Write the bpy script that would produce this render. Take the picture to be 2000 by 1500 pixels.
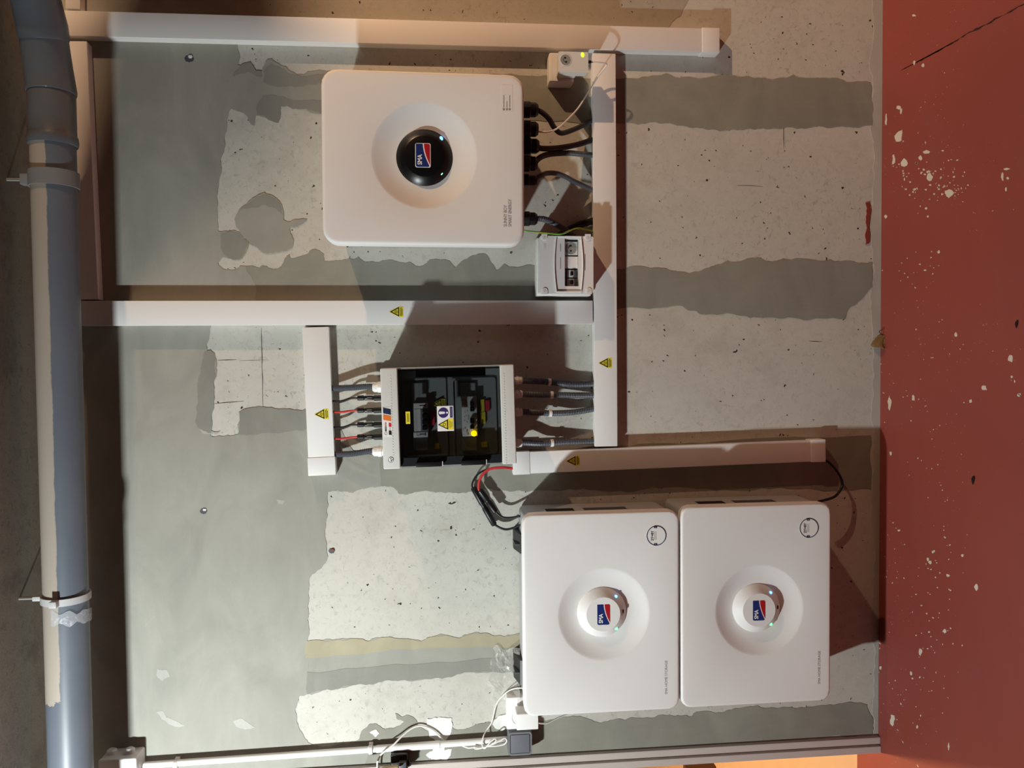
import bpy, bmesh, math, random
from mathutils import Vector, Matrix, noise
random.seed(7)
for o in list(bpy.data.objects): bpy.data.objects.remove(o, do_unlink=True)
SC = bpy.context.scene
COL = SC.collection
R = math.radians

# ------------------------------------------------------------------ camera
# wall plane is Y = 0, the room lies at Y < 0, Z is up.  The photograph was taken with the
# phone on its side, so the picture's right is the room's down and its top the room's right.
F_PX, CAM_D, CAM_H = 1502.0, 2.37, 1.430
PSI, TH, RO = 0.0317, 0.0961, -0.0119
_f = Vector((-math.sin(PSI)*math.cos(TH), math.cos(PSI)*math.cos(TH), -math.sin(TH)))
_r = Vector((math.cos(PSI), math.sin(PSI), 0)); _u = _r.cross(_f)
_cx0, _cy0 = -_u, _r
CX = _cx0*math.cos(RO) + _cy0*math.sin(RO)
CY = -_cx0*math.sin(RO) + _cy0*math.cos(RO)
CPOS = Vector((0, -CAM_D, CAM_H))
cam = bpy.data.cameras.new('camera'); camo = bpy.data.objects.new('camera', cam); COL.objects.link(camo)
cam.sensor_fit = 'HORIZONTAL'; cam.sensor_width = 36.0; cam.lens = F_PX/2000.0*36.0; cam.clip_start = 0.02
m = Matrix.Identity(4)
for i in range(3):
    m[i][0] = CX[i]; m[i][1] = CY[i]; m[i][2] = -_f[i]; m[i][3] = CPOS[i]
camo.matrix_world = m
SC.camera = camo

# ------------------------------------------------------------------ light and exposure
w = bpy.data.worlds.new('room_ambient'); SC.world = w; w.use_nodes = True
w.node_tree.nodes['Background'].inputs[0].default_value = (1.0, 0.80, 0.62, 1)
w.node_tree.nodes['Background'].inputs[1].default_value = 0.010
vs = SC.view_settings
vs.view_transform = 'Standard'; vs.look = 'None'; vs.gamma = 1.0; vs.exposure = 0.0; vs.use_curve_mapping = False
def lamp(name, kind, loc, energy, color, **k):
    d = bpy.data.lights.new(name, kind); d.energy = energy; d.color = color
    for a, b in k.items(): setattr(d, a, b)
    o = bpy.data.objects.new(name, d); COL.objects.link(o); o.location = loc
    return o
L1 = lamp('work_light', 'AREA', (-1.69, -1.40, 2.36), 52, (0.935, 1.0, 0.995), shape='RECTANGLE', size=0.055, size_y=0.10)
L1.rotation_euler = Vector((0.70, 1.0, -0.45)).to_track_quat('-Z', 'Y').to_euler()      # a work lamp under the ceiling that faces the wall
L2 = lamp('warm_spot_light', 'AREA', (2.76, -1.40, 2.485), 124, (1.0, 0.63, 0.37), shape='DISK', size=0.07)
L2.rotation_euler = Vector((0.2, 1.0, -0.2)).to_track_quat('-Z', 'Y').to_euler()
L3 = lamp('hall_light', 'POINT', (-1.75, 1.15, 2.1), 190, (1.0, 0.60, 0.26), shadow_soft_size=0.08)

# ------------------------------------------------------------------ materials
MATS = {}
def nodes(name):
    mt = bpy.data.materials.new(name); mt.use_nodes = True
    nt = mt.node_tree; return mt, nt, nt.nodes['Principled BSDF']
def N(nt, t, **k):
    n = nt.nodes.new(t)
    for a, b in k.items():
        if a in n.inputs.keys() if isinstance(a, str) else False: n.inputs[a].default_value = b
        else: setattr(n, a, b)
    return n
def plain(name, col, rough=0.5, spec=0.4, metal=0.0, grain=0.0, gscale=300.0, bump=0.0, var=0.0):
    mt, nt, b = nodes(name)
    b.inputs['Base Color'].default_value = (*col, 1); b.inputs['Roughness'].default_value = rough
    b.inputs['Specular IOR Level'].default_value = spec; b.inputs['Metallic'].default_value = metal
    if bump or var:
        tc = N(nt, 'ShaderNodeTexCoord'); no = N(nt, 'ShaderNodeTexNoise'); no.inputs['Scale'].default_value = gscale
        nt.links.new(tc.outputs['Object'], no.inputs['Vector'])
        if bump:
            bu = N(nt, 'ShaderNodeBump'); bu.inputs['Strength'].default_value = bump; bu.inputs['Distance'].default_value = 0.0006
            nt.links.new(no.outputs['Fac'], bu.inputs['Height']); nt.links.new(bu.outputs['Normal'], b.inputs['Normal'])
        if var:
            n2 = N(nt, 'ShaderNodeTexNoise'); n2.inputs['Scale'].default_value = 9.0; n2.inputs['Detail'].default_value = 6
            nt.links.new(tc.outputs['Object'], n2.inputs['Vector'])
            mx = N(nt, 'ShaderNodeMix', data_type='RGBA')
            mx.inputs[6].default_value = (*[c*(1-var) for c in col], 1); mx.inputs[7].default_value = (*[min(1, c*(1+var)) for c in col], 1)
            nt.links.new(n2.outputs['Fac'], mx.inputs[0]); nt.links.new(mx.outputs[2], b.inputs['Base Color'])
    MATS[name] = mt; return mt
def emis(name, col, st):
    mt, nt, b = nodes(name)
    b.inputs['Base Color'].default_value = (*col, 1)
    b.inputs['Emission Color'].default_value = (*col, 1); b.inputs['Emission Strength'].default_value = st
    MATS[name] = mt; return mt
def ramp(nt, src, p0, p1, c0=(0, 0, 0, 1), c1=(1, 1, 1, 1)):
    r = N(nt, 'ShaderNodeValToRGB'); e = r.color_ramp.elements
    e[0].position = p0; e[0].color = c0; e[1].position = p1; e[1].color = c1
    nt.links.new(src, r.inputs[0]); return r.outputs[0]
def mixc(nt, fac, a, b, blend='MIX'):
    mx = N(nt, 'ShaderNodeMix', data_type='RGBA'); mx.blend_type = blend
    for i, v in ((0, fac), (6, a), (7, b)):
        if isinstance(v, (float, int)): mx.inputs[i].default_value = v
        elif isinstance(v, tuple): mx.inputs[i].default_value = (*v, 1) if len(v) == 3 else v
        else: nt.links.new(v, mx.inputs[i])
    return mx.outputs[2]
def noisetex(nt, vec, scale, detail=5, rough=0.55, dist=0.0):
    n = N(nt, 'ShaderNodeTexNoise'); n.inputs['Scale'].default_value = scale; n.inputs['Detail'].default_value = detail
    n.inputs['Roughness'].default_value = rough; n.inputs['Distortion'].default_value = dist
    nt.links.new(vec, n.inputs['Vector']); return n.outputs['Fac']
def mapping(nt, vec, scale=(1, 1, 1), loc=(0, 0, 0), rot=(0, 0, 0)):
    mp = N(nt, 'ShaderNodeMapping'); mp.inputs['Scale'].default_value = scale; mp.inputs['Location'].default_value = loc
    mp.inputs['Rotation'].default_value = rot
    nt.links.new(vec, mp.inputs['Vector']); return mp.outputs[0]
def concrete(name, base, pits=True, vary=0.14, dirt=(0.24, 0.20, 0.15), dirtamt=0.35):
    mt, nt, b = nodes(name); tc = N(nt, 'ShaderNodeTexCoord'); v = tc.outputs['Object']
    big = noisetex(nt, v, 2.2, 6, 0.6, 0.4)
    c = mixc(nt, big, tuple(x*(1-vary) for x in base), tuple(min(1, x*(1+vary)) for x in base))
    mid = noisetex(nt, v, 30, 9, 0.68, 0.1)
    c = mixc(nt, ramp(nt, mid, 0.50, 0.80, c1=(0.55,0.55,0.55,1)), c, tuple(x*0.74 for x in base))
    blot = noisetex(nt, mapping(nt, v, loc=(3, 1, 7)), 6.5, 9, 0.72, 0.15)
    dm = ramp(nt, blot, 0.52, 0.80, c1=(dirtamt,)*3 + (1,))
    c = mixc(nt, dm, c, dirt)
    zone = ramp(nt, noisetex(nt, mapping(nt, v, loc=(9, 4, 2)), 2.6, 4, 0.6), 0.36, 0.62, c0=(0.25,)*3+(1,))
    mot = noisetex(nt, mapping(nt, v, loc=(1, 6, 3)), 62, 4, 0.6, 0.9)
    c = mixc(nt, mixc(nt, 1.0, ramp(nt, mot, 0.56, 0.66, c1=(0.75,)*3+(1,)), zone, 'MULTIPLY'), c, tuple(x*0.66 for x in base))
    fine = noisetex(nt, v, 190, 4, 0.7)
    c = mixc(nt, ramp(nt, fine, 0.58, 0.72, c1=(0.4, 0.4, 0.4, 1)), c, tuple(x*0.6 for x in base))
    h = mixc(nt, 0.35, mid, fine)
    if pits:
        for sc, th, seed in ((26, 0.155, 0), (62, 0.24, 5)):
            vo = N(nt, 'ShaderNodeTexVoronoi'); vo.inputs['Scale'].default_value = sc
            wob = N(nt, 'ShaderNodeVectorMath', operation='ADD')
            nz = N(nt, 'ShaderNodeTexNoise'); nz.inputs['Scale'].default_value = sc*2.2; nt.links.new(v, nz.inputs['Vector'])
            scl = N(nt, 'ShaderNodeVectorMath', operation='SCALE'); scl.inputs['Scale'].default_value = 0.9/sc
            nt.links.new(nz.outputs['Color'], scl.inputs[0]); nt.links.new(mapping(nt, v, loc=(seed, seed, seed)), wob.inputs[0]); nt.links.new(scl.outputs[0], wob.inputs[1])
            nt.links.new(wob.outputs[0], vo.inputs['Vector'])
            sep = N(nt, 'ShaderNodeSeparateColor'); nt.links.new(vo.outputs['Color'], sep.inputs[0])
            rnd = N(nt, 'ShaderNodeMath', operation='POWER'); rnd.inputs[1].default_value = 5.0 if sc < 40 else 7.0; nt.links.new(sep.outputs[0], rnd.inputs[0])
            lim = N(nt, 'ShaderNodeMath', operation='MULTIPLY'); lim.inputs[1].default_value = th; nt.links.new(rnd.outputs[0], lim.inputs[0])
            cmp_ = N(nt, 'ShaderNodeMath', operation='LESS_THAN'); nt.links.new(vo.outputs['Distance'], cmp_.inputs[0]); nt.links.new(lim.outputs[0], cmp_.inputs[1])
            c = mixc(nt, cmp_.outputs[0], c, (0.045, 0.038, 0.03))
    nt.links.new(c, b.inputs['Base Color']); b.inputs['Roughness'].default_value = 0.9; b.inputs['Specular IOR Level'].default_value = 0.15
    bu = N(nt, 'ShaderNodeBump'); bu.inputs['Strength'].default_value = 0.28; bu.inputs['Distance'].default_value = 0.003
    nt.links.new(h, bu.inputs['Height']); nt.links.new(bu.outputs['Normal'], b.inputs['Normal'])
    MATS[name] = mt; return mt
def mortar(name, base, vary=0.12, stretch=(1, 1, 6)):
    mt, nt, b = nodes(name); tc = N(nt, 'ShaderNodeTexCoord'); v = tc.outputs['Object']
    big = noisetex(nt, mapping(nt, v, (1, 1, 1.7)), 3.4, 7, 0.6, 0.8)
    c = mixc(nt, ramp(nt, big, 0.25, 0.75), tuple(x*(1-vary*1.5) for x in base), tuple(x*(1+vary*1.3) for x in base))
    st = noisetex(nt, mapping(nt, v, (5, 5, 26) if stretch[2] > 1 else (60, 60, 6)), 1.0, 5, 0.6)
    c = mixc(nt, ramp(nt, st, 0.50, 0.85, c1=(0.22, 0.22, 0.22, 1)), c, tuple(min(1, x*1.35) for x in base))
    sm = noisetex(nt, mapping(nt, v, loc=(5, 2, 1)), 7.0, 7, 0.7, 1.5)
    c = mixc(nt, ramp(nt, sm, 0.66, 0.80, c1=(0.55, 0.55, 0.55, 1)), c, tuple(min(1, x*1.45) for x in base))
    fine = noisetex(nt, v, 140, 4, 0.6)
    c = mixc(nt, ramp(nt, fine, 0.60, 0.8, c1=(0.25, 0.25, 0.25, 1)), c, tuple(x*0.72 for x in base))
    nt.links.new(c, b.inputs['Base Color']); b.inputs['Roughness'].default_value = 0.72; b.inputs['Specular IOR Level'].default_value = 0.2
    bu = N(nt, 'ShaderNodeBump'); bu.inputs['Strength'].default_value = 0.22; bu.inputs['Distance'].default_value = 0.0025
    nt.links.new(mixc(nt, 0.5, st, sm), bu.inputs['Height']); nt.links.new(bu.outputs['Normal'], b.inputs['Normal'])
    MATS[name] = mt; return mt
concrete('concrete', (0.545, 0.535, 0.480))
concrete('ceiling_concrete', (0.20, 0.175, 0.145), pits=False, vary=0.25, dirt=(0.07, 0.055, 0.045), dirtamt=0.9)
mortar('mortar', (0.315, 0.312, 0.275))
mortar('mortar_band', (0.265, 0.262, 0.222), stretch=(1, 1, 0.5))
mortar('mortar_light', (0.40, 0.397, 0.365))
mortar('mortar_dark', (0.25, 0.248, 0.22))
mortar('mortar_tan', (0.37, 0.335, 0.235))
mortar('skirting_cement', (0.46, 0.45, 0.41))
concrete('darker_concrete', (0.39, 0.36, 0.30))
mortar('white_filler', (0.72, 0.72, 0.69))
plain('old_red_paint', (0.24, 0.04, 0.03), 0.6)
plain('white_plastic', (0.80, 0.80, 0.79), 0.42, 0.4, bump=0.05, gscale=500)
plain('bright_white_plastic', (0.84, 0.84, 0.82), 0.35, 0.45)
plain('cover_white', (0.82, 0.815, 0.80), 0.5, 0.35, bump=0.35, gscale=900)
plain('body_grey', (0.42, 0.43, 0.44), 0.55, 0.35)
plain('body_white', (0.60, 0.63, 0.66), 0.5, 0.35)
plain('box_grey', (0.68, 0.69, 0.66), 0.5, 0.35)
plain('inner_grey', (0.26, 0.28, 0.275), 0.6, 0.3)
plain('device_white', (0.62, 0.63, 0.62), 0.5)
plain('socket_grey', (0.27, 0.27, 0.255), 0.5)
plain('dark_grey', (0.075, 0.08, 0.09), 0.45)
plain('mid_grey', (0.145, 0.155, 0.175), 0.45)
plain('black_plastic', (0.006, 0.006, 0.007), 0.4, 0.4)
plain('gloss_black', (0.004, 0.004, 0.005), 0.32, 0.4)
plain('conduit_grey', (0.075, 0.083, 0.102), 0.42, 0.45)
plain('conduit_dark', (0.03, 0.034, 0.04), 0.45)
plain('red_cable', (0.50, 0.028, 0.03), 0.4)
plain('white_cable', (0.83, 0.82, 0.78), 0.45)
plain('blue_cable', (0.008, 0.010, 0.02), 0.4)
plain('zinc', (0.55, 0.54, 0.50), 0.35, 0.5, metal=0.9)
plain('clamp_grey', (0.17, 0.175, 0.18), 0.5)
plain('clamp_light', (0.42, 0.42, 0.42), 0.45)
plain('yellow', (0.86, 0.72, 0.035), 0.5)
plain('dull_yellow', (0.62, 0.52, 0.05), 0.5)
plain('sticker_white', (0.86, 0.86, 0.84), 0.45)
plain('print_black', (0.012, 0.011, 0.010), 0.5)
plain('print_grey', (0.30, 0.28, 0.265), 0.55)
plain('print_violet', (0.035, 0.022, 0.14), 0.5)
plain('logo_blue', (0.012, 0.028, 0.16), 0.4)
plain('logo_red', (0.42, 0.012, 0.02), 0.4)
plain('sticker_red', (0.55, 0.03, 0.05), 0.5)
plain('sticker_orange', (0.80, 0.20, 0.035), 0.5)
plain('sticker_navy', (0.012, 0.02, 0.07), 0.5)
plain('jamb_paint', (0.56, 0.50, 0.46), 0.55, var=0.06)
plain('dark_wood', (0.085, 0.03, 0.012), 0.6, var=0.3)
plain('raw_wood', (0.52, 0.40, 0.22), 0.6, var=0.15)
plain('leaf_tan', (0.36, 0.22, 0.09), 0.7, var=0.4)
plain('leaf_dark', (0.03, 0.018, 0.012), 0.7)
plain('hall_floor_paint', (0.62, 0.42, 0.25), 0.7, var=0.10)
plain('chip_cement', (0.62, 0.55, 0.47), 0.85, var=0.15)
plain('crack_black', (0.03, 0.012, 0.01), 0.9)
emis('led_blue', (0.10, 0.45, 1.0), 5.0)
emis('led_green', (0.10, 1.0, 0.32), 4.0)
emis('led_lime', (0.50, 1.0, 0.02), 2.4)
emis('lamp_amber', (1.0, 0.55, 0.0), 3.2)
def m_cable_gy():
    mt, nt, b = nodes('earth_wire'); tc = N(nt, 'ShaderNodeTexCoord')
    wv = N(nt, 'ShaderNodeTexWave'); wv.inputs['Scale'].default_value = 60; nt.links.new(tc.outputs['Object'], wv.inputs['Vector'])
    nt.links.new(mixc(nt, ramp(nt, wv.outputs['Fac'], 0.45, 0.55), (0.10, 0.36, 0.06), (0.42, 0.52, 0.06)), b.inputs['Base Color'])
    b.inputs['Roughness'].default_value = 0.4; MATS['earth_wire'] = mt
m_cable_gy()
def m_glass():
    mt = bpy.data.materials.new('smoked_glass'); mt.use_nodes = True; nt = mt.node_tree
    for n in list(nt.nodes):
        if n.type != 'OUTPUT_MATERIAL': nt.nodes.remove(n)
    out = [n for n in nt.nodes if n.type == 'OUTPUT_MATERIAL'][0]
    tr = N(nt, 'ShaderNodeBsdfTransparent'); tr.inputs[0].default_value = (0.70, 0.71, 0.72, 1)
    gl = N(nt, 'ShaderNodeBsdfGlossy'); gl.inputs['Roughness'].default_value = 0.12; gl.inputs['Color'].default_value = (0.8, 0.8, 0.8, 1)
    lw = N(nt, 'ShaderNodeLayerWeight'); pw = N(nt, 'ShaderNodeMath', operation='POWER'); pw.inputs[1].default_value = 4.0; nt.links.new(lw.outputs['Facing'], pw.inputs[0])
    fr = N(nt, 'ShaderNodeMath', operation='MULTIPLY_ADD'); fr.inputs[1].default_value = 0.5; fr.inputs[2].default_value = 0.03; nt.links.new(pw.outputs[0], fr.inputs[0])
    mx = N(nt, 'ShaderNodeMixShader'); nt.links.new(fr.outputs[0], mx.inputs[0]); nt.links.new(tr.outputs[0], mx.inputs[1]); nt.links.new(gl.outputs[0], mx.inputs[2])
    nt.links.new(mx.outputs[0], out.inputs[0]); MATS['smoked_glass'] = mt
m_glass()
def m_film(name, op, col):
    mt = bpy.data.materials.new(name); mt.use_nodes = True; nt = mt.node_tree
    for n in list(nt.nodes):
        if n.type != 'OUTPUT_MATERIAL': nt.nodes.remove(n)
    out = [n for n in nt.nodes if n.type == 'OUTPUT_MATERIAL'][0]
    tc = N(nt, 'ShaderNodeTexCoord')
    tr = N(nt, 'ShaderNodeBsdfTransparent'); tr.inputs[0].default_value = (0.97, 0.97, 0.96, 1)
    di = N(nt, 'ShaderNodeBsdfPrincipled'); di.inputs['Base Color'].default_value = (*col, 1); di.inputs['Roughness'].default_value = 0.25
    nz = noisetex(nt, tc.outputs['Object'], 45, 6, 0.7, 1.5)
    mx = N(nt, 'ShaderNodeMixShader')
    nt.links.new(ramp(nt, nz, 0.50, 0.72, c0=(op*0.35,)*3 + (1,), c1=(op,)*3 + (1,)), mx.inputs[0])
    nt.links.new(tr.outputs[0], mx.inputs[1]); nt.links.new(di.outputs[0], mx.inputs[2]); nt.links.new(mx.outputs[0], out.inputs[0])
    MATS[name] = mt
m_film('clear_film', 0.55, (0.75, 0.75, 0.72)); m_film('tape_film', 0.95, (0.66, 0.68, 0.72))
def m_pipe():
    # grey plastic with a dried cement wash along its upper side
    mt, nt, b = nodes('pipe_plastic'); g = N(nt, 'ShaderNodeNewGeometry'); sp = N(nt, 'ShaderNodeSeparateXYZ')
    nt.links.new(g.outputs['Normal'], sp.inputs[0]); sx = N(nt, 'ShaderNodeSeparateXYZ'); nt.links.new(g.outputs['Position'], sx.inputs[0])
    nz = noisetex(nt, g.outputs['Position'], 14, 6, 0.7)
    ad = N(nt, 'ShaderNodeMath', operation='MULTIPLY_ADD'); ad.inputs[1].default_value = 0.22; nt.links.new(nz, ad.inputs[0]); nt.links.new(sp.outputs[2], ad.inputs[2])
    wash = ramp(nt, ad.outputs[0], -0.03, 0.05)
    # the wash stops short of the picture's lower end
    xe = N(nt, 'ShaderNodeMath', operation='MULTIPLY_ADD'); xe.inputs[1].default_value = 0.10; nt.links.new(nz, xe.inputs[0]); nt.links.new(sx.outputs[0], xe.inputs[2])
    gate = N(nt, 'ShaderNodeMath', operation='GREATER_THAN'); gate.inputs[1].default_value = -0.83; nt.links.new(xe.outputs[0], gate.inputs[0])
    mu = N(nt, 'ShaderNodeMath', operation='MULTIPLY'); nt.links.new(wash, mu.inputs[0]); nt.links.new(gate.outputs[0], mu.inputs[1])
    base = mixc(nt, noisetex(nt, g.outputs['Position'], 6, 6, 0.6), (0.085, 0.098, 0.122), (0.130, 0.148, 0.178))
    nt.links.new(mixc(nt, mu.outputs[0], base, (0.33, 0.29, 0.245)), b.inputs['Base Color'])
    b.inputs['Roughness'].default_value = 0.42; b.inputs['Specular IOR Level'].default_value = 0.4
    MATS['pipe_plastic'] = mt
m_pipe()
plain('pipe_fitting', (0.095, 0.105, 0.118), 0.3, 0.5, var=0.12)
def m_floor():
    mt, nt, b = nodes('red_floor_paint'); tc = N(nt, 'ShaderNodeTexCoord'); v = tc.outputs['Object']
    big = noisetex(nt, v, 1.6, 6, 0.6, 0.6)
    c = mixc(nt, big, (0.225, 0.048, 0.038), (0.315, 0.070, 0.053))
    worn = noisetex(nt, mapping(nt, v, loc=(2, 9, 0)), 4.0, 8, 0.7, 0.5)
    c = mixc(nt, ramp(nt, worn, 0.56, 0.8, c1=(0.5, 0.5, 0.5, 1)), c, (0.235, 0.085, 0.075))
    sc = noisetex(nt, mapping(nt, v, (3, 45, 1), rot=(0, 0, 0.5)), 1.0, 6, 0.7)
    c = mixc(nt, ramp(nt, sc, 0.68, 0.78, c1=(0.35, 0.35, 0.35, 1)), c, (0.33, 0.13, 0.11))
    zone = noisetex(nt, mapping(nt, v, loc=(0.4, 0.2, 0)), 3.2, 4, 0.6)
    sx = N(nt, 'ShaderNodeSeparateXYZ'); nt.links.new(v, sx.inputs[0])
    near = N(nt, 'ShaderNodeMapRange'); near.inputs[1].default_value = -1.1; near.inputs[2].default_value = -0.05; near.inputs[3].default_value = -0.12; near.inputs[4].default_value = 0.10
    nt.links.new(sx.outputs[1], near.inputs[0])
    zz = N(nt, 'ShaderNodeMath', operation='ADD'); nt.links.new(zone, zz.inputs[0]); nt.links.new(near.outputs[0], zz.inputs[1])
    zm = ramp(nt, zz.outputs[0], 0.42, 0.68)
    for scale, th in ((48, 0.20), (110, 0.20)):
        vo = N(nt, 'ShaderNodeTexVoronoi'); vo.inputs['Scale'].default_value = scale
        nz = N(nt, 'ShaderNodeTexNoise'); nz.inputs['Scale'].default_value = scale*1.6; nt.links.new(v, nz.inputs['Vector'])
        scl = N(nt, 'ShaderNodeVectorMath', operation='SCALE'); scl.inputs['Scale'].default_value = 1.0/scale; nt.links.new(nz.outputs['Color'], scl.inputs[0])
        ad = N(nt, 'ShaderNodeVectorMath', operation='ADD'); nt.links.new(mapping(nt, v, (1.6, 0.8, 1), rot=(0, 0, 0.9)), ad.inputs[0]); nt.links.new(scl.outputs[0], ad.inputs[1])
        nt.links.new(ad.outputs[0], vo.inputs['Vector'])
        sep = N(nt, 'ShaderNodeSeparateColor'); nt.links.new(vo.outputs['Color'], sep.inputs[0])
        pw = N(nt, 'ShaderNodeMath', operation='POWER'); pw.inputs[1].default_value = 5.0; nt.links.new(sep.outputs[1], pw.inputs[0])
        m1 = N(nt, 'ShaderNodeMath', operation='MULTIPLY'); m1.inputs[1].default_value = th; nt.links.new(pw.outputs[0], m1.inputs[0])
        m2 = N(nt, 'ShaderNodeMath', operation='MULTIPLY'); nt.links.new(m1.outputs[0], m2.inputs[0]); nt.links.new(zm, m2.inputs[1])
        lt = N(nt, 'ShaderNodeMath', operation='LESS_THAN'); nt.links.new(vo.outputs['Distance'], lt.inputs[0]); nt.links.new(m2.outputs[0], lt.inputs[1])
        c = mixc(nt, lt.outputs[0], c, (0.62, 0.52, 0.45))
    nt.links.new(c, b.inputs['Base Color']); b.inputs['Roughness'].default_value = 0.55; b.inputs['Specular IOR Level'].default_value = 0.3
    bu = N(nt, 'ShaderNodeBump'); bu.inputs['Strength'].default_value = 0.15; bu.inputs['Distance'].default_value = 0.002
    nt.links.new(worn, bu.inputs['Height']); nt.links.new(bu.outputs['Normal'], b.inputs['Normal'])
    MATS['red_floor_paint'] = mt
m_floor()

# ------------------------------------------------------------------ geometry helpers
def ray(px, py): return _f*F_PX + CX*(px-1000.0) - CY*(py-750.0)
def P(px, py, d=0.0):
    """point at distance d in front of the wall that the photograph shows at (px, py)"""
    v = ray(px, py); t = (CAM_D - d)/v.y
    return CPOS + v*t
def PZ(px, py, z):
    v = ray(px, py); t = (z - CAM_H)/v.z
    return CPOS + v*t
def mesh_obj(name, bm, mat, parent=None, smooth=False):
    me = bpy.data.meshes.new(name)
    bmesh.ops.recalc_face_normals(bm, faces=bm.faces)
    bm.to_mesh(me); bm.free()
    if smooth:
        for p in me.polygons: p.use_smooth = True
        if smooth != 'all': me.set_sharp_from_angle(angle=R(smooth if smooth is not True else 35))
    if mat: me.materials.append(MATS[mat])
    o = bpy.data.objects.new(name, me); COL.objects.link(o)
    if parent: o.parent = parent
    return o
def tag(o, label=None, cat=None, group=None, kind=None):
    if label: o['label'] = label
    if cat: o['category'] = cat
    if group: o['group'] = group
    if kind: o['kind'] = kind
    return o
class Thing:
    """an Empty on the wall (or wherever loc says) that carries the parts of one thing"""
    def __init__(s, name, label, cat, px=None, py=None, d=0.0, a=0.0, group=None, loc=None):
        s.o = bpy.data.objects.new(name, None); COL.objects.link(s.o); s.o.empty_display_size = 0.05
        p = loc if loc is not None else P(px, py, d)
        s.o.location = p; s.o.rotation_euler = (0, a, 0)
        s.M = Matrix.Translation(p) @ Matrix.Rotation(a, 4, 'Y'); s.Mi = s.M.inverted()
        tag(s.o, label, cat, group)
    def l(s, px, py, d): return s.Mi @ P(px, py, d)
    def rect(s, x0, y0, x1, y1, d):
        xm, ym = (x0+x1)/2, (y0+y1)/2
        return (s.l(xm, y1, d).x, s.l(xm, y0, d).x, s.l(x1, ym, d).z, s.l(x0, ym, d).z)
    def part(s, name, bm, mat, smooth=False, parent=None): return mesh_obj(name, bm, mat, parent or s.o, smooth)
def NB(): return bmesh.new()
def box(bm, x0, x1, y0, y1, z0, z1, bev=0.0, seg=2):
    t = bmesh.new(); bmesh.ops.create_cube(t, size=1.0)
    for v in t.verts:
        v.co = Vector(((x0+x1)/2 + v.co.x*(x1-x0), (y0+y1)/2 + v.co.y*(y1-y0), (z0+z1)/2 + v.co.z*(z1-z0)))
    if bev: bmesh.ops.bevel(t, geom=t.edges[:], offset=bev, segments=seg, affect='EDGES', profile=0.6)
    join(bm, t); return bm
def join(bm, t, M=None):
    me = bpy.data.meshes.new('tmp'); t.to_mesh(me); t.free()
    if M: me.transform(M)
    bm.from_mesh(me); bpy.data.meshes.remove(me)
def prism(bm, pts, y0, y1):
    """pts: (x, z) outline; extruded from y0 to y1"""
    a = [bm.verts.new((x, y0, z)) for x, z in pts]; b = [bm.verts.new((x, y1, z)) for x, z in pts]
    n = len(pts); bm.faces.new(a); bm.faces.new(b[::-1])
    for i in range(n): bm.faces.new((a[i], b[i], b[(i+1) % n], a[(i+1) % n]))
    return bm
def rrect(x0, x1, z0, z1, r, n=6):
    out = []
    for cx, cz, a0 in ((x1-r, z1-r, 0), (x0+r, z1-r, 90), (x0+r, z0+r, 180), (x1-r, z0+r, 270)):
        for i in range(n+1):
            a = R(a0 + 90.0*i/n); out.append((cx + r*math.cos(a), cz + r*math.sin(a)))
    return out
def circle(cx, cz, r, n=32): return [(cx + r*math.cos(2*math.pi*i/n), cz + r*math.sin(2*math.pi*i/n)) for i in range(n)]
def frame(bm, outer, inner, y0, y1):
    """ring between two outlines with the same number of points"""
    n = len(outer); V = [[bm.verts.new((x, y, z)) for x, z in L] for L, y in ((outer, y0), (inner, y0), (inner, y1), (outer, y1))]
    for a in range(4):
        A, B = V[a], V[(a+1) % 4]
        for i in range(n): bm.faces.new((A[i], A[(i+1) % n], B[(i+1) % n], B[i]))
    return bm
def loops(bm, rings, cap0=True, cap1=True):
    V = [[bm.verts.new(p) for p in r] for r in rings]; n = len(V[0])
    for A, B in zip(V, V[1:]):
        for i in range(n): bm.faces.new((A[i], A[(i+1) % n], B[(i+1) % n], B[i]))
    if cap0: bm.faces.new(V[0])
    if cap1: bm.faces.new(V[-1][::-1])
    return bm
def lathe(bm, cx, cz, prof, n=48):
    """prof: (radius, y) pairs, turned about an axis square to the wall"""
    rings = [[(cx + r*math.cos(2*math.pi*i/n), y, cz + r*math.sin(2*math.pi*i/n)) for i in range(n)] for r, y in prof]
    return loops(bm, rings, True, True)
def spline(pts, k=8):
    pts = [Vector(p) for p in pts]
    if len(pts) < 3: k_pts = [pts[0].lerp(pts[1], i/k) for i in range(k+1)]; return k_pts
    ext = [pts[0]*2-pts[1]] + pts + [pts[-1]*2-pts[-2]]; out = []
    for i in range(1, len(ext)-2):
        p0, p1, p2, p3 = ext[i-1:i+3]
        for j in range(k):
            t = j/k
            out.append(0.5*((2*p1) + (p2-p0)*t + (2*p0-5*p1+4*p2-p3)*t*t + (3*p1-p0-3*p2+p3)*t**3))
    out.append(pts[-1]); return out
def resample(pts, step):
    out = [pts[0]]; acc = 0.0
    for a, b in zip(pts, pts[1:]):
        L = (b-a).length; t = step-acc
        while t <= L: out.append(a.lerp(b, t/L)); t += step
        acc = (acc + L) % step if L else acc
    if (out[-1]-pts[-1]).length > step*0.3: out.append(pts[-1])
    return out
def tube(bm, pts, rad, n=10):
    """rad: number or function(i, count)"""
    rings = []; up = None; N_ = len(pts)
    for i, p in enumerate(pts):
        t = (pts[min(i+1, N_-1)] - pts[max(i-1, 0)]).normalized()
        if up is None:
            up = t.orthogonal().normalized()
        up = (up - t*up.dot(t)).normalized(); s = t.cross(up); r = rad(i, N_) if callable(rad) else rad
        rings.append([p + (up*math.cos(2*math.pi*j/n) + s*math.sin(2*math.pi*j/n))*r for j in range(n)])
    return loops(bm, rings)
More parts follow.
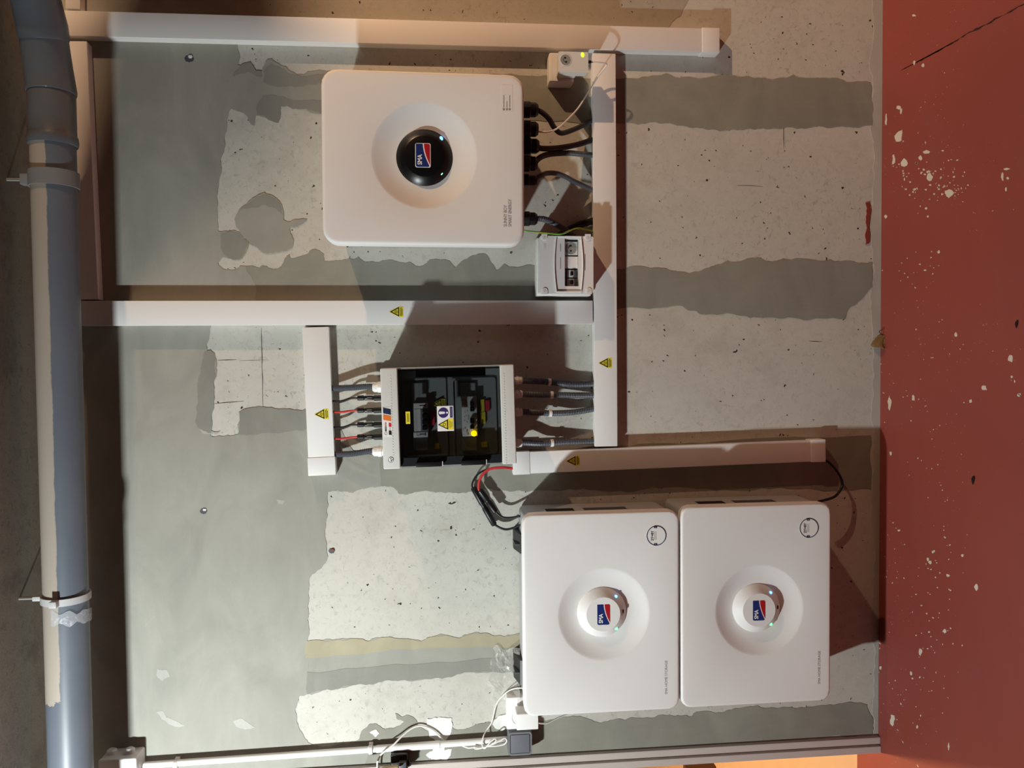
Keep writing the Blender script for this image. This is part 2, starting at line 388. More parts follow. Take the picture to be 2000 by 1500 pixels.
def cable(name, label, cat, path, r, mat, ribs=False, group=None, k=8, n=10):
    """path: (px, py, depth) way-points"""
    pts = spline([P(*p) for p in path], k)
    if ribs:
        pts = resample(pts, 0.0027)
        bm = tube(NB(), [p-pts[0] for p in pts], lambda i, c: r if (i % 2) else r*0.80, n)
    else:
        bm = tube(NB(), [p-pts[0] for p in pts], r, n)
    o = mesh_obj(name, bm, mat, None, 'all' if not ribs else 20); o.location = pts[0]
    tag(o, label, cat, group); o['_p'] = 0
    del o['_p']
    return o, pts
def rough_edge(pts, amp, depth=3, seed=0):
    rnd = random.Random(seed); pts = [Vector(p) for p in pts]
    for k in range(depth):
        out = []
        for a, b in zip(pts, pts[1:] + pts[:1]):
            mdp = (a+b)/2; dd = b-a; L = dd.length
            nrm = Vector((-dd.y, dd.x))/(L or 1)
            out += [a, mdp + nrm*rnd.uniform(-1, 1)*min(amp, 0.12*L)]
        pts = out
    return pts
def wall_patch(name, poly, mat, th, parent, amp=3.0, depth=3, seed=0, d=0.0):
    pts = rough_edge(poly, amp, depth, seed)
    w3 = [P(p.x, p.y, d) for p in pts]
    return mesh_obj(name, prism(NB(), [(q.x, q.z) for q in w3], -d+0.002, -d-th), mat, parent)
def text(parent, body, size, x, z, y, mat, bold=0.0, align='LEFT', sx=1.0, name='lettering', th=0.0004):
    cu = bpy.data.curves.new('t', 'FONT'); cu.body = body; cu.size = size; cu.align_x = align; cu.align_y = 'BOTTOM_BASELINE'
    cu.offset = bold; cu.extrude = th/2; cu.resolution_u = 3
    ob = bpy.data.objects.new('t', cu); COL.objects.link(ob)
    dg = bpy.context.evaluated_depsgraph_get()
    me = bpy.data.meshes.new_from_object(ob.evaluated_get(dg))
    bpy.data.objects.remove(ob, do_unlink=True)
    me.transform(Matrix(((sx, 0, 0, x), (0, 0, -1, y), (0, 1, 0, z), (0, 0, 0, 1))))
    me.materials.clear(); me.materials.append(MATS[mat]); me.name = name
    o = bpy.data.objects.new(name, me); COL.objects.link(o); o.parent = parent; return o
def flat(thing, name, pts, y, mat, parent=None, th=0.0005): return thing.part(name, prism(NB(), pts, y, y-th), mat, parent=parent)

# ------------------------------------------------------------------ the room
CEIL = 2.527
XL, XR = P(1500, 1455).x - 0.0, 6.0          # left end of the wall (door opening) and its far right end
XJ = (P(1690, 1440).x + P(1300, 1470).x)/2    # where the jamb begins
def structure(name, bm, mat, smooth=False): return tag(mesh_obj(name, bm, mat, None, smooth), kind='structure')
wall = structure('wall_back', box(NB(), XJ, XR, 0, 0.2, 0, CEIL), 'concrete')
floor = structure('floor', box(NB(), -4.0, XR, -4.2, 0.125, -0.1, 0), 'red_floor_paint')
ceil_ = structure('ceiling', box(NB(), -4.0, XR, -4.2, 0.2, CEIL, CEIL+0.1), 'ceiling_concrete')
hall = structure('floor_hall', box(NB(), -4.0, XJ, 0.125, 3.2, -0.1, 0), 'hall_floor_paint')
structure('wall_hall', box(NB(), -4.0, XJ, 3.2, 3.3, 0, CEIL), 'hall_floor_paint')
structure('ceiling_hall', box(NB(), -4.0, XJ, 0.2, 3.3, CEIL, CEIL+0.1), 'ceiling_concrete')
structure('wall_right', box(NB(), XR, XR+0.1, -4.2, 0.2, 0, CEIL), 'concrete')

# mortar skim coats and bands on the concrete panels
S1U = [(640,139),(760,142),(900,145),(1030,148),(1120,152),(1205,154),(1260,150),(1300,144),(1320,152),(1345,150),(1372,153),(1400,148),(1440,150),(1465,151),(1500,155),(1530,152),(1548,146),(1565,152),(1600,153),(1640,155),(1655,161),(1700,163)]
S1L = [(1704,246),(1660,248),(1600,246),(1560,251),(1530,250),(1500,252),(1460,251),(1420,254),(1390,252),(1360,248),(1330,245),(1300,240),(1260,241),(1205,240),(1100,236),(900,230),(700,224),(640,224)]
S2U = [(480,520),(498,521),(506,524),(512,519),(520,520),(525,524),(533,527),(540,526),(550,520),(554,512),(560,500),(565,497),(568,505),(580,503),(600,497),(605,490),(615,487),(625,490),(632,496),(633,510),(650,510),(670,508),(690,507),(700,502),(710,511),(740,513),(770,510),(800,512),(812,520),(825,520),(838,508),(850,506),(870,507),(880,512),(890,523),(905,508),(920,500),(935,496),(950,498),(957,510),(969,528),(978,522),(985,515),(995,522),(1010,523),(1035,517),(1100,520),(1160,522),(1210,526),(1240,520),(1300,524),(1345,535),(1390,520),(1420,510),(1480,503),(1500,510),(1560,505),(1620,507),(1660,510),(1704,512)]
S2L = [(1704,560),(1690,575),(1660,600),(1650,623),(1560,622),(1480,620),(1450,617),(1370,614),(1350,607),(1333,598),(1300,600),(1210,603),(1100,612),(800,616),(640,616),(412,618)]
M1 = [(30,-60),(462,-60),(464,92),(467,104),(469,112),(466,122),(465,127),(477,129),(489,120),(492,130),(500,139),(505,141),(511,138),(518,125),(522,117),(531,115),(540,123),(551,129),(558,130),(570,141),(580,147),(594,147),(602,140),(612,139),(645,139),(645,224),(622,222),(600,215),(580,210),(560,207),(549,208),(547,215),(544,240),(534,238),(520,230),(506,226),(500,226),(498,240),(497,246),(492,244),(484,232),(479,224),(470,219),(460,216),(452,213),(448,218),(444,245),(440,280),(436,300),(432,340),(425,380),(424,410),(427,452),(440,451),(455,450),(468,454),(480,468),(487,476),(480,495),(474,505),(466,508),(450,505),(436,502),(426,514),(428,519),(437,526),(450,528),(462,527),(468,520),(480,520)] + [(500,560),(500,600),(412,618),(410,650),(405,685),(411,684),(419,690),(421,698),(420,740),(418,790),(412,848),(412,852),(445,850),(465,849),(466,845),(464,830),(467,805),(480,798),(500,795),(520,796),(560,799),(600,800),(650,805),(690,880),(745,890),(745,950),(710,955),(690,962),(660,958),(640,960),(638,1000),(636,1020),(638,1060),(640,1085),(636,1100),(625,1112),(610,1122),(605,1130),(602,1160),(603,1200),(604,1240),(603,1300),(600,1355),(584,1360),(580,1378),(577,1385),(580,1400),(583,1418),(590,1430),(602,1450),(640,1458),(700,1448),(720,1470),(700,1530),(180,1540),(60,1500)]
wall_patch('mortar_coat', M1, 'mortar', 0.0016, wall, 3, 3, 1)
wall_patch('mortar_band', S1U + S1L, 'mortar_band', 0.0012, wall, 3, 3, 2)
wall_patch('mortar_band', S2U + S2L, 'mortar_band', 0.0013, wall, 3, 3, 3)
wall_patch('mortar_patch', [(516,376),(520,380),(530,382),(540,388),(548,398),(553,410),(555,420),(555,430),(560,433),(566,434),(574,430),(588,428),(600,429),(594,433),(584,440),(575,444),(567,443),(566,450),(570,460),(574,468),(573,475),(570,485),(560,490),(545,493),(533,495),(522,496),(510,490),(500,482),(490,478),(484,470),(475,462),(467,450),(460,438),(458,428),(462,420),(468,410),(474,404),(484,396),(495,386),(505,380)], 'mortar', 0.0022, wall, 2, 3, 4)
wall_patch('mortar_patch', [(516,380),(530,385),(543,393),(551,408),(553,421),(540,408),(528,405),(516,400),(500,406),(480,408),(470,409),(485,398),(500,385)], 'mortar_dark', 0.0026, wall, 2, 3, 41)
wall_patch('mortar_patch', [(458,141),(470,129),(490,122),(500,139),(512,139),(512,152),(500,150),(486,141),(470,144),(455,150)], 'mortar_dark', 0.0021, wall, 2, 3, 42)
wall_patch('mortar_patch', [(515,140),(530,125),(545,130),(565,145),(590,150),(620,145),(645,143),(645,160),(600,165),(560,170),(530,168),(514,160)], 'mortar_dark', 0.0020, wall, 3, 3, 43)
wall_patch('mortar_patch', [(513,188),(530,185),(560,192),(600,196),(645,200),(645,222),(610,216),(560,207),(549,208),(544,240),(530,236),(502,224),(500,212)], 'mortar_dark', 0.0019, wall, 3, 3, 44)
wall_patch('mortar_patch', [(433,456),(455,452),(470,457),(484,474),(478,493),(466,506),(445,504),(434,490),(431,470)], 'mortar_dark', 0.0020, wall, 2, 3, 45)
wall_patch('mortar_patch', [(405,685),(411,684),(419,690),(421,700),(420,740),(418,790),(413,845),(400,842),(386,834),(382,826),(384,800),(386,760),(392,720),(398,690)], 'mortar_dark', 0.0022, wall, 2, 3, 5)
wall_patch('mortar_patch', [(467,805),(480,798),(500,795),(560,799),(600,800),(600,838),(540,846),(480,850),(464,848)], 'mortar_dark', 0.0021, wall, 2, 3, 51)
wall_patch('mortar_band', [(735,890),(900,885),(1000,880),(1200,872),(1400,862),(1700,850),(1700,955),(1600,957),(1500,954),(1400,958),(1300,952),(1200,960),(1100,958),(1040,958),(1000,960),(960,955),(920,960),(880,962),(840,960),(800,964),(780,965),(770,953),(740,950)], 'mortar_band', 0.0012, wall, 3, 3, 6)
S4U = [(598,1253),(650,1250),(690,1247),(720,1252),(740,1246),(780,1247),(810,1250),(822,1252),(845,1243),(870,1240),(895,1246),(920,1238),(945,1236),(965,1242),(1000,1240),(1100,1236),(1300,1232)]
S4M = [(1300,1262),(1100,1272),(1020,1277),(900,1284),(750,1291),(598,1301)]
wall_patch('mortar_band', S4U + [(1300,1305),(1020,1313),(960,1312),(900,1316),(850,1324),(790,1328),(740,1332),(690,1338),(640,1346),(598,1356)], 'mortar', 0.0012, wall, 3, 3, 7)
wall_patch('mortar_band', S4U + [(1100,1262),(1020,1262),(900,1264),(750,1272),(598,1284)], 'mortar_tan', 0.0017, wall, 3, 3, 8)
wall_patch('mortar_band', [(600,1312),(800,1298),(1020,1284),(1300,1272),(1300,1305),(1020,1313),(960,1312),(900,1316),(850,1324),(790,1328),(740,1332),(690,1338),(640,1346),(600,1355)], 'mortar_dark', 0.0018, wall, 3, 3, 9)
wall_patch('mortar_band', [(705,1430),(720,1415),(735,1413),(752,1424),(768,1422),(790,1410),(775,1404),(772,1393),(785,1400),(793,1396),(806,1400),(815,1410),(818,1420),(850,1428),(880,1420),(900,1425),(915,1422),(925,1418),(940,1412),(990,1411),(1045,1410),(1100,1400),(1120,1398),(1165,1410),(1200,1405),(1240,1402),(1300,1397),(1330,1398),(1350,1400),(1360,1390),(1400,1392),(1420,1387),(1450,1382),(1480,1378),(1515,1383),(1560,1382),(1600,1378),(1640,1374),(1680,1372),(1693,1376),(1697,1390),(1705,1410),(1703,1436),(1600,1440),(1500,1447),(1380,1461),(1300,1472),(1200,1490),(1100,1510),(700,1540),(640,1520),(660,1470),(700,1445)], 'mortar_band', 0.0014, wall, 3, 3, 10)
wall_patch('filler_patch', [(835,1403),(860,1400),(882,1402),(884,1415),(880,1432),(870,1445),(868,1465),(882,1462),(880,1475),(873,1484),(850,1483),(838,1480),(832,1474),(845,1466),(850,1445),(838,1438)], 'white_filler', 0.0024, wall, 3, 3, 11)
wall_patch('filler_patch', [(975,1397),(990,1394),(1000,1400),(998,1420),(985,1424),(970,1423),(961,1414),(966,1404)], 'white_filler', 0.0040, wall, 3, 3, 12)
wall_patch('filler_patch', [(722,1430),(735,1424),(741,1432),(733,1439)], 'white_filler', 0.0026, wall, 2, 2, 13)
wall_patch('cement_strip', [(1706,-40),(1730,-40),(1730,1445),(1708,1445),(1704,1380),(1709,1300),(1703,1180),(1706,1100),(1702,980),(1708,900),(1703,800),(1706,700),(1700,600),(1707,520),(1699,420),(1708,300),(1702,240),(1706,180),(1698,120),(1707,60)], 'skirting_cement', 0.0010, wall, 3, 4, 14)
wall_patch('paint_smear', [(1690,396),(1697,394),(1699,420),(1697,450),(1696,476),(1690,478),(1692,440)], 'old_red_paint', 0.0034, wall, 2, 3, 15)
for i, (x0, y0, x1, y1) in enumerate([(511,640,513,790),(428,704,462,702),(418,788,475,784),(700,1010,704,1046)]):
    pass
for i, poly in enumerate(([(305,1390),(318,1388),(326,1401),(345,1408),(362,1416),(350,1420),(330,1414),(316,1404)], [(455,1408),(472,1402),(486,1412),(500,1420),(480,1424),(462,1419)], [(308,1305),(326,1308),(332,1322),(318,1330),(306,1318)], [(540,975),(556,977),(552,985),(544,984)], [(390,840),(430,842),(425,848),(395,846)])):
    wall_patch('plaster_smear', poly, 'mortar_light', 0.0020, wall, 4, 3, 60+i)
wall_patch('darker_strip', [(462,-60),(1330,-60),(1345,-20),(1330,30),(1300,62),(900,52),(600,44),(455,40)], 'darker_concrete', 0.0008, wall, 4, 4, 71)  # wall strip above the top duct, coloured darker and browner than the panels
# thin seams left by the shuttering boards
def seam(x0, y0, x1, y1, wd, mat='crack_black'):
    n = max(2, int(abs(x1-x0)+abs(y1-y0))//18); rnd = random.Random(int(x0*7+y0)); L = []; Rr = []
    dx, dy = x1-x0, y1-y0; ln = math.hypot(dx, dy); nx, ny = -dy/ln, dx/ln
    for i in range(n+1):
        t = i/n; o = rnd.uniform(-1, 1)*0.8; hw = wd*(0.5+0.5*rnd.random())*(0.3 if i in (0, n) else 1)/2
        x, y = x0+dx*t+nx*o, y0+dy*t+ny*o
        L.append((x+nx*hw, y+ny*hw)); Rr.append((x-nx*hw, y-ny*hw))
    w3 = [P(x, y) for x, y in L + Rr[::-1]]
    return mesh_obj('seam', prism(NB(), [(q.x, q.z) for q in w3], 0.001, -0.0004), mat, wall)
for s in [(510,640,514,796,1.6),(425,704,462,702,1.4),(418,788,476,783,1.3),(470,705,520,703,0.8),(1145,0,1146,40,1.2),(620,23,860,30,1.2),(700,12,740,16,1.4),(1530,215,1531,290,1.0),(1660,162,1700,161,2.0),(1440,362,1490,364,1.2),(1580,666,1605,667,1.5),(540,1060,541,1130,0.8)]:
    seam(*s)
for s in [(545,970,545,1400,0.8),(300,900,330,893,1.6),(600,1300,1020,1277,2.2),(255,842,292,834,2.4),(410,998,560,992,0.7),(858,540,905,538,1.5),(868,540,868,565,1.2),(1220,188,1700,194,1.0),(1220,552,1640,556,1.0),(430,446,385,462,1.8),(1165,1455,1210,1438,1.5),(470,1370,520,1395,3),(490,1410,520,1418,4)]:
    seam(*s, mat='white_filler')
for i in range(36):      # trowel scratches across the second band
    x = 1310 + i*10.4 + random.uniform(-4, 4); y = 528 + random.uniform(-4, 14)
    seam(x, y, x+random.uniform(-1, 1), y + random.uniform(14, 44), random.uniform(0.5, 1.3), 'skirting_cement')
# chipped-out plug holes with a leftover wall plug
for px, py, s in ((370,115,7.5),(398,998,6.0),(648,1076,5.0)):
    pts = rough_edge([(px+s*math.cos(a*0.785)*1.25, py+s*math.sin(a*0.785)) for a in range(8)], 3, 2, px)
    w3 = [P(p.x, p.y) for p in pts]; mesh_obj('chipped_hole', prism(NB(), [(q.x, q.z) for q in w3], 0.001, -0.0024), 'dark_grey', wall)
    pts = rough_edge([(px+s*.35+s*0.6*math.cos(a*1.05), py-s*.45+s*0.45*math.sin(a*1.05)) for a in range(6)], 2, 2, py)
    w3 = [P(p.x, p.y) for p in pts]; mesh_obj('plaster_crumb', prism(NB(), [(q.x, q.z) for q in w3], 0.001, -0.0045), 'white_filler' if px < 600 else 'old_red_paint', wall)
# ceiling shuttering seams
for y in (-0.47, -0.95, -1.4):
    mesh_obj('seam', box(NB(), -2.6, XR, y-0.0015, y+0.0015, CEIL-0.0006, CEIL+0.001), 'leaf_dark', ceil_)

# floor: paint chips, crack
def floor_patch(name, poly, mat, th=0.0006, amp=2, depth=2, seed=0):
    pts = rough_edge(poly, amp, depth, seed); w3 = [PZ(p.x, p.y, 0.0) for p in pts]
    bm = NB(); a = [bm.verts.new((q.x, q.y, -0.002)) for q in w3]; b = [bm.verts.new((q.x, q.y, th)) for q in w3]; n = len(a)
    bm.faces.new(a); bm.faces.new(b[::-1])
    for i in range(n): bm.faces.new((a[i], b[i], b[(i+1) % n], a[(i+1) % n]))
    return mesh_obj(name, bm, mat, floor)
CH = [(1757,265,9,15),(1766,318,7,9),(1746,312,4,13),(1815,345,7,9),(1798,308,5,5),(1853,378,11,9),(1810,297,8,4),(1731,234,2.5,12),(1785,30,5,3),(1737,787,5,14),(1784,778,4,7),(1973,700,7,10),(1896,784,3.5,5),(1867,653,4,5),(1922,758,8,6),(1743,1405,8,17),(1907,1147,4,7),(1798,1272,4,9),(1817,1098,4,5),(1740,885,3,5),(1756,1036,3,3),(1822,1078,3,3),(1812,1092,3,4),(1780,1315,3,5),(1720,1305,3,4),(1845,1233,4,5),(1852,1124,4,4),(1786,122,3,6),(1803,128,3,5),(1755,210,6,4),(1760,216,3,7),(1834,492,3,4),(1730,423,4,4),(1715,1440,3,6),(1792,1420,2.5,4),(1807,528,3,2),(1797,516,2.5,2),(1976,736,3,3),(1990,772,3,4),(1982,745,2,3),(1992,770,3,3),(1966,330,8,2.5),(1958,345,2.5,11),(1968,348,3,4),(1965,370,2,6),(1880,1085,3,3),(1853,1458,2.5,8)]
for i, (x, y, a, b) in enumerate(CH):
    floor_patch('paint_chip', [(x+a*math.cos(t*0.785)*random.uniform(0.5, 1.1), y+b*math.sin(t*0.785)*random.uniform(0.5, 1.1)) for t in range(8)], 'chip_cement', 0.0006, 2, 2, i)
rs = random.Random(11)
def sprinkle(n, cx, cy, sx, sy, smin, smax):
    for i in range(n):
        x, y = rs.gauss(cx, sx), rs.gauss(cy, sy)
        if x < 1722 or x > 1998: continue
        a = rs.uniform(smin, smax); b = rs.uniform(smin, smax)
        floor_patch('paint_chip', [(x+a*math.cos(t*1.047)*rs.uniform(0.4, 1.2), y+b*math.sin(t*1.047)*rs.uniform(0.4, 1.2)) for t in range(6)], 'chip_cement', 0.0005, 1, 1, i)
sprinkle(70, 1812, 345, 28, 28, 0.7, 3.2); sprinkle(26, 1862, 370, 18, 14, 0.7, 2.6); sprinkle(20, 1795, 530, 30, 22, 0.7, 2.0)
sprinkle(60, 1822, 1190, 26, 90, 0.7, 2.2); sprinkle(24, 1800, 830, 40, 80, 0.7, 1.8); sprinkle(16, 1800, 1340, 40, 40, 0.7, 1.8)
floor_patch('crack', [(1758,138),(1800,117),(1850,88),(1900,60),(1950,33),(2010,0),(2010,1.6),(1951,35),(1901,61.5),(1851,90),(1801,118.5)], 'crack_black', 0.0004, 1.5, 3, 5)

# jamb of the door opening at the wall's left end
tr = Thing('trim_1', None, None, loc=Vector((XJ, 0, 0))); tag(tr.o, kind='structure')
wj = XJ - P(1500, 1478).x
tr.part('jamb_board', box(NB(), -wj, -wj*0.42, -0.020, 0.2, 0, CEIL-0.002, 0.003), 'jamb_paint')
tr.part('jamb_rebate', box(NB(), -wj*0.45, -wj*0.25, -0.008, 0.2, 0, CEIL-0.002), 'jamb_paint')
tr.part('plaster_bead', box(NB(), -wj*0.27, 0.012, -0.017, 0.19, 0, CEIL-0.002, 0.004), 'jamb_paint')

# ------------------------------------------------------------------ cable trunking
TD = 0.038
def warning_sticker(t, px, py, s=1.0, parent=None, y=None, d=TD, yellow='yellow'):
    """yellow triangle with a text bar below it; (px, py) is its middle in the photograph"""
    c = t.l(px, py, d); k = 0.00155*s; y0 = -d-0.0002 if y is None else y
    L = lambda pts: [(c.x+a*k, c.z+b*k) for a, b in pts]
    st = flat(t, 'warning_sticker', L([(-10, -13.2), (10, -13.2), (10, -5.6), (1, 13), (-1, 13), (-10, -5.6)]), y0, yellow, parent, 0.0004)
    yy = y0-0.0004; own = st if parent is None else parent
    bm = NB(); frame(bm, L([(0, 12.2), (-9.4, -5.3), (9.4, -5.3)]), L([(0, 8.4), (-6.4, -3.5), (6.4, -3.5)]), yy, yy-0.0004)
    frame(bm, circle(c.x, c.z+0.2*k, 2.5*k, 14), circle(c.x, c.z+0.2*k, 1.7*k, 14), yy, yy-0.0004)
    for a in range(8):
        q = R(45*a+22); prism(bm, circle(c.x+3.5*k*math.cos(q), c.z+(0.2+3.5*math.sin(q))*k, 0.5*k, 6), yy, yy-0.0004)
    box(bm, c.x-1.0*k, c.x+1.0*k, yy-0.0004, yy, c.z-0.1*k, c.z+0.5*k)
    t.part('pictogram', bm, 'print_black', parent=own)
    bm = NB()
    for row, (ln, o) in enumerate(((16, 0), (17.5, 0.3), (13, -0.4))): box(bm, c.x+(o-ln/2)*k, c.x+(o+ln/2)*k, yy-0.0003, yy, c.z+(-8.2-1.9*row)*k, c.z+(-7.2-1.9*row)*k)
    t.part('print', bm, 'print_black', parent=own)
    return st
def trunk(label, a, b, wpx, ends=(), stickers=(), cat='cable duct', name='cable_trunking', width=None):
    A, B = P(*a, TD), P(*b, TD); v = B-A; L = v.length
    ang = math.atan2(v.x, v.z)
    mid = (A+B)/2; loc = Vector((mid.x, 0, mid.z))
    # keep the trunk's own length along local Z
    if abs(v.x) > abs(v.z):
        horizontal = True; ang = math.atan2(-v.z, v.x)
        if abs(ang) > math.pi/2: ang -= math.copysign(math.pi, ang)
    else:
        horizontal = False
        if abs(ang) > math.pi/2: ang -= math.copysign(math.pi, ang)
    t = Thing(name, label, cat, loc=loc, a=ang, group='white cable trunking')
    w2 = (width or wpx*(CAM_D-TD)/F_PX)/2; h = L/2
    def bx(l0, l1, ww, y0, y1, bev):
        return box(NB(), l0, l1, y0, y1, -ww, ww, bev) if horizontal else box(NB(), -ww, ww, y0, y1, l0, l1, bev)
    t.part('channel', bx(-h, h, w2-0.0014, -TD*0.72, -0.0005, 0.0008), 'white_plastic')
    t.part('lid', bx(-h, h, w2, -TD, -TD*0.66, 0.0022), 'white_plastic', 40)
    for e, ln in ends:      # e = -1 / +1 end of the local axis
        s0, s1 = (h-ln, h+0.002) if e > 0 else (-h-0.002, -h+ln)
        t.part('end_cap', bx(s0, s1, w2+0.0018, -TD-0.0018, -0.0005, 0.0016), 'white_plastic', 40)
    for px, py in stickers: warning_sticker(t, px, py)
    return t
T1 = trunk('long white cable duct along the top edge of the photo, above the big white inverter', (100,44), (1404,79), 46, ends=((-1, 0.053),))
T1b = trunk('short stub of white duct joining the topmost duct behind the grey pipe', (142,17), (141,-140), 26, name='cable_trunking')
T2 = trunk('white duct close under the ceiling, half hidden behind the grey drain pipe', (143,80), (166,585), 47)
T3 = trunk('white duct between the inverter and the breaker enclosure, with one warning sticker', (128,612), (1158,610), 46.5, stickers=((774,609),))
T4 = trunk('long white duct where the grey conduits end, right of the small breaker box', (1180,104), (1184,872), 46, stickers=((1182,709),))
T5 = trunk('short white duct feeding thin red and black cables into the breaker enclosure', (616,639), (629,927), 50, ends=((-1, 0.052),), stickers=((628,809),))
T6 = trunk('white duct above the two battery units, ending near the red floor', (1003,905), (1611,880), 43.5, ends=((1, 0.050), (-1, 0.046)), stickers=((1119,900),))

# ------------------------------------------------------------------ round-cornered covers with a dished centre
def dished_cover(t, rect, r, y_back, y_front, dish_c, dish, n=160, edge=0.010):
    """rounded slab whose face sinks to a round dish; dish: (radius, depth-from-face) pairs, outermost first"""
    x0, x1, z0, z1 = rect; cx, cz = dish_c
    def outline(ins):
        X0, X1, Z0, Z1, rr = x0+ins, x1-ins, z0+ins, z1-ins, max(r-ins, 0.002); out = []
        for i in range(n):
            a = 2*math.pi*i/n; dx, dz = math.cos(a), math.sin(a)
            lo, hi = 0.0, 2.0
            for _ in range(40):
                md = (lo+hi)/2; x, z = cx+dx*md, cz+dz*md
                qx = max(X0+rr-x, x-(X1-rr), 0); qz = max(Z0+rr-z, z-(Z1-rr), 0)
                inside = (X0 <= x <= X1 and Z0 <= z <= Z1 and math.hypot(qx, qz) <= rr)
                lo, hi = (md, hi) if inside else (lo, md)
            out.append((cx+dx*lo, cz+dz*lo))
        return out
    rings = []
    for ins, y in ((0.010, y_back+0.004), (0.0, y_back+0.004), (0.0, y_back)): rings.append([(x, y, z) for x, z in outline(ins)])
    for k in range(1, 7):
        a = R(90*k/6); rings.append([(x, y_front+edge-(edge)*math.sin(a), z) for x, z in outline(edge*(1-math.cos(a)))])
    rings.append([(x, y_front, z) for x, z in outline(edge+0.008)])
    for rad, dep in dish: rings.append([(cx+rad*math.cos(2*math.pi*i/n), y_front+dep, cz+rad*math.sin(2*math.pi*i/n)) for i in range(n)])
    return loops(NB(), rings, True, True)
def logo(t, parent, cx, cz, y, w, h, border=None):
    """blue and red house badge with its white lettering; w along X, h along Z"""
    x0, x1, z0, z1 = cx-w/2, cx+w/2, cz-h/2, cz+h/2; r = h*0.13; out = []
    if border: out.append(flat(t, 'badge_border', rrect(x0-border, x1+border, z0-border, z1+border, r), y, 'sticker_white', parent)); y -= 0.0005
    def arc(o): return [(x0+w*(0.035+o)+(w*(0.965-o))*s, z0+h*o*0.2 + h*0.47*(1-(1-s)**1.75)) for s in [i/12 for i in range(13)]]
    up = arc(0.0)
    blue = [(x0, z0+r*1.0)] + [(x, z+h*0.045) for x, z in up] + [(x1, z1)] + [(x0+r-r*math.sin(R(a)), z1-r+r*math.cos(R(a))) for a in (0, 30, 60, 90)]
    flat(t, 'badge_blue', blue, y, 'logo_blue', parent)
    red = [(x, z-h*0.045) for x, z in up if z-h*0.045 >= z0] + [(x1, z0+r)] + [(x1-r+r*math.cos(R(a)), z0+r-r*math.sin(R(a))) for a in (0, 30, 60, 90)] + [(x0+w*0.10, z0)]
    flat(t, 'badge_red', red, y, 'logo_red', parent)
    text(parent or t.o, 'SMA', h*0.44, x0+w*0.085, z0+h*0.575, y-0.0009, 'sticker_white', bold=h*0.010, sx=0.86)

# ---- inverter
INV = Thing('inverter', 'large white inverter with a black round display, cabled at its underside', 'inverter', 826, 308, 0, a=0.006)
IR = INV.rect(628, 139, 1024, 478, 0.236)
ic = INV.l(829, 304, 0.236)
bodyr = (IR[0]+0.028, IR[1]-0.028, IR[2]+0.030, IR[3]-0.030)
INV.part('housing', box(NB(), bodyr[0], bodyr[1], -0.20, -0.0005, bodyr[2], bodyr[3], 0.012, 3), 'body_white', 35)
rd = 100*(CAM_D-0.236)/F_PX
dish = [(rd+0.004, 0.0), (rd, 0.0006)] + [(rd-(rd-0.072)*s, 0.0006+0.026*(1-math.cos(math.pi/2*min(1, s*1.15)))) for s in (0.08, 0.2, 0.35, 0.5, 0.65, 0.8, 1.0)] + [(0.06, 0.030)]
dish = [(rd+0.004, 0.0), (rd, 0.0010)] + [(rd-(rd-0.066)*s, 0.0010+0.021*math.sin(math.pi/2*s)) for s in (0.08, 0.2, 0.35, 0.5, 0.65, 0.8, 1.0)] + [(0.05, 0.023)]
INV.part('front_cover', dished_cover(INV, IR, 0.042, -0.196, -0.236, (ic.x, ic.z), dish), 'cover_white', 50)
disp = INV.part('display', lathe(NB(), ic.x, ic.z, [(0.080, -0.205), (0.080, -0.212), (0.077, -0.216), (0.056, -0.232), (0.0545, -0.2325), (0.01, -0.2325)], 64), 'gloss_black', 40)
lg = INV.l(826, 303.5, 0.2325)
logo(INV, disp, lg.x, lg.z, -0.2326, 0.0625, 0.0385, border=0.0018)
def led(t, parent, px, py, d, mat, r=0.0042, rot=0.6):
    c = t.l(px, py, d); bm = NB(); rings = []
    for k in range(5):
        a = R(90*k/5); rings.append([(c.x+(r*1.5*math.cos(q)*math.cos(rot)-r*math.sin(q)*math.sin(rot))*math.cos(a), -d-0.002*math.sin(a), c.z+(r*1.5*math.cos(q)*math.sin(rot)+r*math.sin(q)*math.cos(rot))*math.cos(a)) for q in [2*math.pi*i/14 for i in range(14)]])
    loops(bm, rings); t.part('indicator_light', bm, mat, parent=parent)
led(INV, disp, 862, 270, 0.2235, 'led_blue', 0.0040, 0.5); led(INV, disp, 862, 338, 0.2235, 'led_green', 0.0042, -0.5)
q = INV.l(990, 443, 0.236); s_ = (CAM_D-0.236)/F_PX
text(INV.o, 'SUNNY BOY', 9.4*s_, q.x, q.z, -0.2362, 'print_grey', sx=0.80); q = INV.l(999, 443, 0.236)
text(INV.o, 'SMART ENERGY', 9.4*s_, q.x, q.z, -0.2362, 'print_grey', sx=0.80)
# small rating label: lines of print (its square code is left blank)
rr = INV.rect(979, 166, 1001, 217, 0.236)
lab = flat(INV, 'rating_label', [(rr[0], rr[2]), (rr[1], rr[2]), (rr[1], rr[3]), (rr[0], rr[3])], -0.2360, 'cover_white', th=0.0005)
bm = NB()
for x, y0, y1 in ((984, 186, 210), (990, 198, 210), (995.5, 186.5, 210)):
    a = INV.rect(x-0.7, y0, x+0.7, y1, 0.236); box(bm, a[0], a[1], -0.2369, -0.2364, a[2], a[3])
    a = INV.rect(x-2, 211.5, x+2, 215.5, 0.236); box(bm, a[0], a[1], -0.2367, -0.2364, a[2], a[3])
INV.part('print', bm, 'print_grey', parent=lab)
